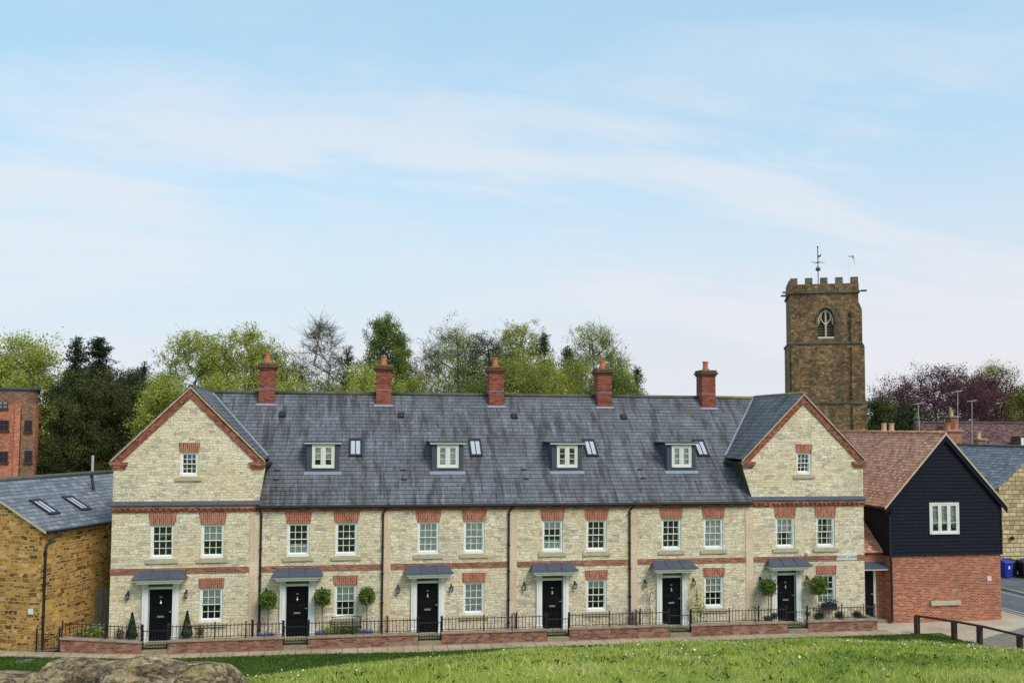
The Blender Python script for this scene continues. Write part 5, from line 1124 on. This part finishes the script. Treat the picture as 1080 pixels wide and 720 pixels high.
for k in range(n+1):
    t = k/n; x = fl[0]+.95*t-.22*t**3; zc_ = fl[2]-.42*t**2.2-.45*t**5
    for j in range(6): q = j/5; vs.append((x+.05*math.sin(6*t), fl[1]+.12*math.sin(7*t+q), zc_-q*.42*(1-.2*t)))
w_ = MB(); r_ = MB()
def cell(mb, k, j): a = k*6+j; mb.poly([vs[a], vs[a+6], vs[a+7], vs[a+1]])
for k in range(n):
    for j in range(5): cell(r_ if (j == 2 or k in (7,8)) else w_, k, j)
w_.build('flag_field', 'flagwhite', FG); r_.build('flag_cross', 'flagred', FG)

# ------------------------------------------------------------------ red brick mill, far left
a = at(24, 410, 30); b = at(43, 420, 33); MH = thing('brick_mill', (a[0]-6, 36, -.3), 'tall red brick flat roofed mill building at the left edge, with rounded corner', 'mill')
zt = float(at(20, 409, 30)[2]); zpar = float(at(20, 425, 30)[2]); rad_ = 1.5; cy = 34.5; cx = float(at(43, 430, 35.0)[0])-rad_
bk = (float(at(40, 430, 50.)[0]), 50.)
def wallstrip(mb, r, z0, z1, x0):
    P_ = [(x0, cy-r)]+[(cx+r*math.sin(t), cy-r*math.cos(t)) for t in np.linspace(0, 1.9, 11)]+[(bk[0]+r-rad_, bk[1])]
    for (p, q) in zip(P_[:-1], P_[1:]): mb.poly([(*p,z0),(*q,z0),(*q,z1),(*p,z1)])
    mb.poly([(*p,z1) for p in P_]+[(x0,50,z1)]); mb.poly([(x0,50,z0),(x0,cy-r,z0),(x0,cy-r,z1),(x0,50,z1)]); mb.poly([(bk[0],50,z0),(x0,50,z0),(x0,50,z1),(bk[0],50,z1)])
s = MB(); wallstrip(s, rad_, -.5, zpar, a[0]-18); s.build('wall', 'farbrick', MH)
s = MB(); wallstrip(s, rad_-.1, zpar+.003, zt, a[0]-18); s.build('parapet', 'brownbrick', MH)
s = MB(); wallstrip(s, rad_+.06, zt+.003, zt+.14, a[0]-18); s.build('coping', 'lead', MH)
yf = cy-rad_
A1, B1 = at(23.5, 425, yf), at(35.5, 505, yf)
s = MB(); s.box(A1[0], B1[0], yf-.05, yf+.02, -.5, zpar-.003); s.build('brown_bay', 'brownbrick', MH)
s = MB(); xm = float(at(20, 440, yf)[0]); s.box(xm-.25, xm+.12, yf-.12, yf-.001, -.5, zpar); s.build('brick_pier', 'farbrick', MH)
for (pl, pr_, pt, pb) in ((-12,8,423.5,430),(-9,9,443,453.5),(-9,8,476,487),(-42,-24,443,453.5),(-42,-24,476,487),(27,33.6,443,454.5),(27,33.6,475,487)):
    A1, B1 = at(pl, pt, yf), at(pr_, pb, yf); nar = pl > 20; o_ = .06 if nar else 0; s = MB(); s.box(A1[0], B1[0], yf-.02-o_, yf+.06, B1[2], A1[2]); w_ = s.build('window', 'binblack' if pt > 430 else 'verdigris', MH)
    s = MB(); n = 2 if nar else 4
    for k in range(n+1): x = A1[0]+(B1[0]-A1[0])*k/n; s.box(x-.035,x+.035,yf-.05-o_,yf-.021-o_,B1[2],A1[2])
    s.box(A1[0],B1[0],yf-.055-o_,yf-.0215-o_,(A1[2]+B1[2])/2-.03,(A1[2]+B1[2])/2+.03); s.box(A1[0]-.08,B1[0]+.08,yf-.12-o_,yf-o_,B1[2]-.14,B1[2]); s.build('window_frame', 'rail', w_)
# thin pole in front of the dark trees
p = at(98, 480, 16); T = thing('pole', (p[0], p[1], -.3), 'thin grey pole standing behind the barn roof, before the dark yews', 'pole'); s = MB(); s.tube([(p[0],p[1],-.3),(p[0],p[1],p[2])], .07, 6); s.build('mast', 'aerial', T)

# ------------------------------------------------------------------ trees
tree('broadleaf_tree','large yellow green spring tree right behind the brick mill at the left edge',24,360,44,116,FULL,'leaf_lime',19000,.26,240,.8,'bark',.38,twigs=3)
conifer('conifer','dark drooping conifer with narrow ragged top, left one of the tall dark pair',80,362,44,34,'leaf_dark',7000,.22,.6,shape=COLUMN,tiers=18)
conifer('conifer','dark drooping conifer with broad ragged top, right one of the tall dark pair',105,359,46,46,'leaf_dark',11000,.22,.6,shape=COLUMN,tiers=20)
tree('yew_tree','dark green yew mass below the tall dark conifers, behind the barn roof',88,396,36,72,FULL,'leaf_yew',22000,.20,150,.55,'darkbark',.3,twigs=0)
tree('yew_tree','dark olive yew left of the left gable peak',128,386,38,78,FULL,'leaf_yew',24000,.20,150,.55,'darkbark',.3)
tree('yew_tree','low dark yew directly behind the left slope of the left gable',158,402,34,60,FULL,'leaf_yew',15000,.20,120,.5,'darkbark',.3)
conifer('conifer','small pointed dark conifer peeping over the yews, left of the left gable',152,388,44,26,'leaf_dark',2500,.2,.3)
tree('broadleaf_tree','bright lime green bush tree touching the left slope of the left gable',172,396,30,50,FULL,'leaf_lime',9000,.2,110,.5,twigs=2)
tree('broadleaf_tree','tall airy lime green tree directly above the left gable peak',206,342,42,92,OVAL,'leaf_lime',8500,.22,210,.42,'bark',.34,lean=.02,twigs=4)
tree('broadleaf_tree','airy light green tree behind the leftmost chimney',262,346,42,96,OVAL,'leaf_lime',7500,.22,210,.42,'bark',.34,twigs=4)
tree('broadleaf_tree','olive green spreading tree between the leftmost chimney and the nearly bare tree',300,366,44,58,OVAL,'leaf_olive',4200,.2,120,.45,'bark',.26,twigs=3)
tree('bare_tree','nearly bare slender tree with fine twigs, between the two leftmost chimneys',340,334,40,62,OVAL,'leaf_pale',1300,.16,260,.4,'bark',.24,trunk_top=.85,twigs=11)
conifer('conifer','small pointed conifer just left of the second chimney',367,370,40,58,'leaf_blue',4500,.2)
tree('broadleaf_tree','dense green tree with dark top behind the second chimney from the left',408,334,44,58,OVAL,'leaf_mid',10000,.2,170,.42,'bark',.28,twigs=2)
conifer('conifer','dark conifer just right of the second chimney from the left',424,358,47,66,'leaf_blue',5500,.2)
tree('bare_tree','thin bare leaning tree right of the second chimney from the left',454,352,40,44,OVAL,'leaf_pale',900,.15,170,.4,'bark',.2,lean=.12,trunk_top=.85,twigs=7)
tree('broadleaf_tree','airy tree with sparse pale leaves, left of the middle chimney',478,339,44,72,OVAL,'leaf_pale',4600,.18,210,.42,'bark',.26,trunk_top=.85,twigs=5)
tree('broadleaf_tree','round brownish tree just coming into leaf, directly behind the middle chimney',514,351,42,66,ROUND,'leaf_brown',6500,.17,220,.38,'darkbark',.28,twigs=6)
tree('broadleaf_tree','tall sparse green tree right of the middle chimney',549,336,44,66,OVAL,'leaf_lime',6500,.2,200,.4,'bark',.26,trunk_top=.85,twigs=4)
conifer('conifer','slim conifer between the middle and fourth chimneys, the taller and left one of two',574,358,42,60,'leaf_blue',5200,.2)
conifer('conifer','broad dark conifer between the middle and fourth chimneys, the lower right one of two',598,372,40,84,'leaf_blue',7500,.2)
tree('broadleaf_tree','tall airy tree with tangled fine twigs directly behind the fourth chimney',626,339,44,80,OVAL,'leaf_olive',5200,.18,210,.42,'bark',.26,trunk_top=.85,twigs=6)
tree('broadleaf_tree','bright green leafy tree just right of the fourth chimney, low over the ridge',656,384,36,40,OVAL,'leaf_lime',5200,.18,110,.36,'bark',.2,twigs=2)
conifer('conifer','small pointed dark conifer at the right end of the tree line over the terrace',672,393,38,40,'leaf_dark',3200,.18)
tree('broadleaf_tree','sparse twiggy small tree near the right end of the tree line',655,366,46,40,OVAL,'leaf_pale',900,.16,110,.4,'bark',.18,twigs=5)
for k, (px, py, w_, lf, lab) in enumerate([(232,396,70,'leaf_lime','below the two airy lime trees'),(296,392,64,'leaf_lime','right of the leftmost chimney'),(350,398,56,'leaf_olive','under the nearly bare tree'),(388,390,48,'leaf_lime','left of the second chimney'),(436,400,40,'leaf_olive','right of the second chimney'),(492,384,62,'leaf_mid','left of the middle chimney'),(548,374,60,'leaf_olive','right of the middle chimney'),(577,378,56,'leaf_lime','between the middle and fourth chimneys'),(608,382,64,'leaf_olive','left of the fourth chimney'),(640,388,50,'leaf_mid','under the airy tree by the fourth chimney')]):
    tree('shrub_tree', 'green bushes behind the ridge, '+lab, px, py, 30+(k%3)*2, w_*1.25, FULL, lf, 9000, .2, 110, .6, 'bark', .18, 'low bushes behind the ridge', twigs=2, cat='bush')
# right-hand trees
tree('yew_tree','dark evergreen just right of the church tower foot',929,411,60,36,FULL,'leaf_yew',9000,.26,90,.6,'darkbark',.3,'trees at the right')
tree('yew_tree','low dark evergreen below the copper beech, right of the church tower',950,428,56,50,FULL,'leaf_yew',9000,.26,90,.6,'darkbark',.3,'trees at the right')
tree('copper_beech','wide copper beech with purple leaves right of the church tower',985,391,66,124,ROUND,'leaf_copper',17000,.27,300,.8,'darkbark',.5,'trees at the right',twigs=4)
tree('copper_beech','second copper coloured crown, right half of the purple group',1040,396,68,90,ROUND,'leaf_copper',12000,.27,230,.8,'darkbark',.4,'trees at the right',twigs=3)
tree('broadleaf_tree','pale green sparse tree rising behind the copper beech at the far right',1048,383,76,70,ROUND,'leaf_pale',5500,.24,190,.7,'bark',.4,'trees at the right',twigs=4)
tree('broadleaf_tree','bright green tree at the right edge of the photo',1086,404,64,56,FULL,'leaf_lime',8000,.24,120,.6,'bark',.3,'trees at the right')

# ------------------------------------------------------------------ plants in the front gardens
def bay(x, label, r=.36, zc=1.62, pot=True, y=-.45, lumpy=.26):
    T = thing('bay_tree', (x, y, 0), label, 'bay tree', 'lollipop bay trees'); s = MB(); s.tube([(x,y,.15),(x+.01,y,.8),(x,y,zc)], .018, 6); s.build('trunk', 'bark', T)
    V, F = ball_leaves((x,y,zc), r*1.02, 2300, .085, (1,1,1.04), lumpy+.06*math.sin(x*3), .35); arr_mesh('crown', V, F, 'leaf_box', T)
    s = MB(); s.box(x-.27,x+.27,y-.17,y+.17,.0,.26) if pot else s.lathe((x,y,0), [(.15,0),(.20,.30),(.22,.34),(.18,.34)], 12); s.build('planter', 'planter' if pot else 'darklead', T)
    P = np.array([x,y,.30])+RNG.normal(size=(160,3))*[.15,.09,.03]; V, F = leaf_quads(P, .06); arr_mesh('underplanting', V, F, 'petal_blue' if pot else 'leaf_box', T)
bay(W-1.12,'lollipop bay tree left of the second front door, in front of the drainpipe'); bay(W+1.02,'lollipop bay tree between the second front door and its ground floor window',.34,1.66); bay(W+2.82,'lollipop bay tree right of the second house ground floor window',.34,1.66)
bay(5*W-1.05,'round bay tree left of the rightmost front door',.37,1.62,False); bay(5*W+1.28,'wide flat bay tree partly in front of the rightmost ground floor window',.42,1.66,False,-.55,.2)
for x, lab in ((-.98,'narrow cone topiary left of the leftmost front door'),(1.10,'narrow cone topiary right of the leftmost front door')):
    T = thing('cone_topiary', (x,-.4,0), lab, 'topiary', 'cone topiaries'); n = 2600; t = RNG.uniform(0,1,n)**1.3; a = RNG.uniform(0,6.283,n); r = .21*(1-t)+.02
    V, F = leaf_quads(np.stack([x+np.cos(a)*r*RNG.uniform(.8,1,n), -.4+np.sin(a)*r, .30+t*.95], -1), .05); arr_mesh('foliage', V, F, 'leaf_cone', T); MB().lathe((x,-.4,0), [(.13,0),(.17,.28),(.19,.31),(.15,.31)], 12).build('pot', 'planter', T)
def shrub(x, y, r, zc, leaf, label, n=1200, size=.06, sq=(1,1,1), name='shrub', grp='small shrubs in the front gardens', lump=.2):
    T = thing(name, (x, y, 0), label, 'shrub', grp); V, F = ball_leaves((x,y,zc), r, n, size, sq, lump, .3); arr_mesh('foliage', V, F, leaf, T)
    s = MB(); s.tube([(x,y,0),(x,y,zc)], .02, 5); s.build('stem', 'bark', T)
shrub(-1.42,-.5,.20,.42,'leaf_rust','small rusty green shrub left of the left cone topiary',700,.05,(1,1,1.6)); shrub(1.62,-.5,.18,.42,'leaf_rust','small rusty green shrub right of the right cone topiary',600,.05,(1,1,1.7))
shrub(-2.45,-.35,.36,.55,'leaf_yellow','bright yellow green leafy shrub by the grey alley gate',700,.12,(1.2,1,.8)); shrub(-2.9,-.3,.25,.40,'leaf_yellow','small yellow leafy shrub next to the larger one by the alley',300,.11)
for x, lab in ((28.05,'leftmost'),(29.0,'middle'),(29.85,'rightmost')): shrub(x,-.55,.24,.34,'leaf_cone','clipped dark ball shrub, %s of three behind the rightmost wall' % lab,900,.05,(1,1,.8),'ball_shrub','three ball shrubs',.05)
shrub(5*W+.74,-.55,.12,.42,'leaf_rust','small reddish potted plant right of the rightmost door',250,.05); shrub(25.9,-.6,.16,.42,'leaf_rust','small reddish green plant left of the rightmost door',300,.06)
for x, lf in ((6.95,'leaf_mid'),(7.3,'leaf_box'),(7.65,'leaf_box'),(6.6,'leaf_pale')): shrub(x,-.55,.22,.32,lf,{6.95:'leafy grey green plant, second from the left, under the second house ground floor window',7.3:'dark green plant, third from the left, under the second house ground floor window',7.65:'small green plant nearest the right bay tree, under the second house window',6.6:'pale green plant, leftmost under the second house ground floor window'}[x],420,.07)
# window box
T = thing('window_box', (28.75,-.16,.60), 'dark window box of green plants on the rightmost ground floor sill', 'window box'); MB().box(28.40,29.05,-.30,-.08,.56,.78).build('box', 'binblack', T); P = np.array([28.73,-.19,.86])+RNG.normal(size=(420,3))*[.19,.06,.07]; V, F = leaf_quads(P, .06); arr_mesh('foliage', V, F, 'leaf_cone', T)
# leafy climber right of the fifth door, thin one left
def climber(x, y, h, lean_, leaf, n, label, size=.09, sp=.13):
    T = thing('climbing_plant', (x, y, 0), label, 'plant'); s = MB(); pts = [(x+lean_*t*t+.05*math.sin(t*7), y, .1+h*t) for t in np.linspace(0,1,8)]; s.tube(pts, .015, 5); ends = list(pts[2:])
    for k in range(7):
        b = pts[2+k%6]; e = (b[0]+random.uniform(-.35,.35), b[1]+random.uniform(-.1,.1), b[2]+random.uniform(.05,.35)); s.tube([b, e], [.01,.005], 4); ends.append(e)
    s.build('stem', 'bark', T); E_ = np.array(ends); P = E_[RNG.integers(0,len(E_),n)]+RNG.normal(size=(n,3))*sp*np.array([1,.6,1]); V, F = leaf_quads(P, size); arr_mesh('foliage', V, F, leaf, T)
climber(4*W+1.12,-.45,1.35,-.15,'leaf_yellow',420,'yellow green leafy plant right of the fifth front door'); climber(4*W-1.05,-.12,1.45,.05,'leaf_olive',60,'thin nearly leafless climber left of the fifth front door',.06,.08)
T = thing('flower_pot', (4*W-1.95,-.6,0), 'grey pot with a small reddish plant by the fourth drainpipe', 'pot'); MB().lathe((4*W-1.98,-.6,0), [(.16,0),(.2,.5),(.22,.55),(.18,.55)], 12).build('pot', 'wood', T); P = np.array([4*W-1.98,-.6,.66])+RNG.normal(size=(140,3))*[.09,.09,.06]; V, F = leaf_quads(P, .05); arr_mesh('foliage', V, F, 'leaf_rust', T)
T = thing('garden_bench', (7.35,-.28,0), 'low dark metal bench under the second house ground floor window', 'bench'); s = MB()
s.tube([(6.75,-.14,.78),(7.35,-.14,.84),(7.95,-.14,.78)], .015, 5)
for k in range(11): s.tube([(6.78+k*.115,-.14,.42),(6.78+k*.115,-.14,.79)], .008, 4)
s.build('backrest', 'ironblack', T); MB().box(6.72,7.98,-.5,-.15,.40,.43).build('seat', 'ironblack', T)
for x in (6.76,7.92): s = MB(); s.box(x,x+.03,-.5,-.47,0,.4); s.box(x,x+.03,-.16,-.13,0,.8); s.build('leg', 'ironblack', T)

# ------------------------------------------------------------------ camera, sky, sun, view
cam = bpy.data.cameras.new('camera'); co = bpy.data.objects.new('camera', cam); COL.objects.link(co); SC.camera = co
mw_ = Matrix.Identity(4)
for r in range(3): mw_[r][0] = BR[r]; mw_[r][1] = BU[r]; mw_[r][2] = -BF[r]; mw_[r][3] = CAM[r]
co.matrix_world = mw_; cam.sensor_width = 36; cam.lens = FPX/1080*36; cam.shift_y = (PY-360)/1080; cam.clip_end = 3000; cam.clip_start = .1
SUN_EL, SUN_AZ = math.radians(46), math.radians(150)   # azimuth clockwise from +Y: front right of the terrace
sd = Vector((math.sin(SUN_AZ)*math.cos(SUN_EL), math.cos(SUN_AZ)*math.cos(SUN_EL), math.sin(SUN_EL)))
sl = bpy.data.lights.new('sun', 'SUN'); sl.energy = 1.35; sl.angle = math.radians(20); sl.color = (1, .955, .88); so = bpy.data.objects.new('sun', sl); COL.objects.link(so); so.rotation_euler = sd.to_track_quat('Z', 'Y').to_euler()
wd = bpy.data.worlds.new('World'); SC.world = wd; wd.use_nodes = True; nt = wd.node_tree; nt.nodes.clear()
def wn(t, **k):
    n = nt.nodes.new('ShaderNode'+t)
    for a, b in k.items(): setattr(n, a, b)
    return n
L_ = nt.links.new
sky = wn('TexSky', sky_type='NISHITA'); sky.sun_disc = False; sky.sun_elevation = SUN_EL; sky.sun_rotation = SUN_AZ; sky.air_density = 1.0; sky.dust_density = 1.2; sky.ozone_density = 1.5
tc_ = wn('TexCoord'); sep = wn('SeparateXYZ'); L_(tc_.outputs['Generated'], sep.inputs[0])
# project the direction on a high flat cloud layer
def wm(op, a, b=None, clamp=False):
    m = wn('Math', operation=op); m.use_clamp = clamp
    for k, x in enumerate((a, b)):
        if x is None: continue
        if isinstance(x, (int, float)): m.inputs[k].default_value = x
        else: L_(x, m.inputs[k])
    return m.outputs[0]
zc = wm('MAXIMUM', sep.outputs[2], 0.0); den = wm('ADD', zc, .16)
cxy = wn('CombineXYZ'); L_(wm('DIVIDE', sep.outputs[0], den), cxy.inputs[0]); L_(wm('DIVIDE', sep.outputs[1], den), cxy.inputs[1])
def wnoise(scale, detail, rough, sc=(1,1,1), loc=(0,0,0), rot=0, dist=0.):
    mp = wn('Mapping'); L_(cxy.outputs[0], mp.inputs[0]); mp.inputs['Scale'].default_value = sc; mp.inputs['Location'].default_value = loc; mp.inputs['Rotation'].default_value = (0,0,rot)
    n = wn('TexNoise'); L_(mp.outputs[0], n.inputs['Vector']); n.inputs['Scale'].default_value = scale; n.inputs['Detail'].default_value = detail; n.inputs['Roughness'].default_value = rough; n.inputs['Distortion'].default_value = dist
    return n.outputs[0]
n1 = wnoise(.62, 6, .58, (1,1.5,1), (5.3,2.4,0), -.8, .6); n2 = wnoise(1.5, 7, .62, (.8,3.2,1), (1,5,0), -.45, .5)
nn = wm('ADD', wm('MULTIPLY', n1, .72), wm('MULTIPLY', n2, .28))
cl = wn('MapRange'); L_(nn, cl.inputs[0]); cl.inputs[1].default_value = .40; cl.inputs[2].default_value = .62; cl.interpolation_type = 'SMOOTHERSTEP'
lowb = wn('MapRange'); L_(sep.outputs[2], lowb.inputs[0]); lowb.inputs[1].default_value = .03; lowb.inputs[2].default_value = .36; lowb.inputs[3].default_value = .92; lowb.inputs[4].default_value = .05; lowb.interpolation_type = 'SMOOTHSTEP'
tint = wn('Mix', data_type='RGBA', blend_type='MULTIPLY'); tint.inputs[0].default_value = 1; L_(sky.outputs[0], tint.inputs[6]); tint.inputs[7].default_value = (2.05, 2.0, 1.62, 1)
def wmix(f, a, b):
    m = wn('Mix', data_type='RGBA')
    for k, x in ((0, f), (6, a), (7, b)):
        if isinstance(x, (tuple, float)): m.inputs[k].default_value = x if isinstance(x, float) else (*x, 1)
        else: L_(x, m.inputs[k])
    return m.outputs[2]
c_ = wmix(.72, tint.outputs[2], (2.75, 4.55, 6.05))
side = wn('MapRange'); L_(sep.outputs[0], side.inputs[0]); side.inputs[1].default_value = -.25; side.inputs[2].default_value = .65
hz = wmix(side.outputs[0], (4.9, 5.45, 6.0), (5.45, 5.3, 5.6))
c_ = wmix(lowb.outputs[0], c_, hz)
hi = wn('MapRange'); L_(sep.outputs[2], hi.inputs[0]); hi.inputs[1].default_value = .26; hi.inputs[2].default_value = .40; hi.inputs[3].default_value = .66; hi.inputs[4].default_value = .22; hi.interpolation_type = 'SMOOTHSTEP'
c_ = wmix(wm('MULTIPLY', cl.outputs[0], hi.outputs[0]), c_, (5.65, 5.75, 6.1))
bg = wn('Background'); L_(c_, bg.inputs[0]); bg.inputs[1].default_value = .10; wo_ = wn('OutputWorld'); L_(bg.outputs[0], wo_.inputs[0])
vs_ = SC.view_settings; vs_.view_transform = 'Standard'; vs_.look = 'None'; vs_.exposure = .56; vs_.gamma = 1; vs_.use_curve_mapping = False
SC.render.engine = 'CYCLES'; SC.render.resolution_x = 1024; SC.render.resolution_y = 682
SC.cycles.max_bounces = 6; SC.cycles.transparent_max_bounces = 12
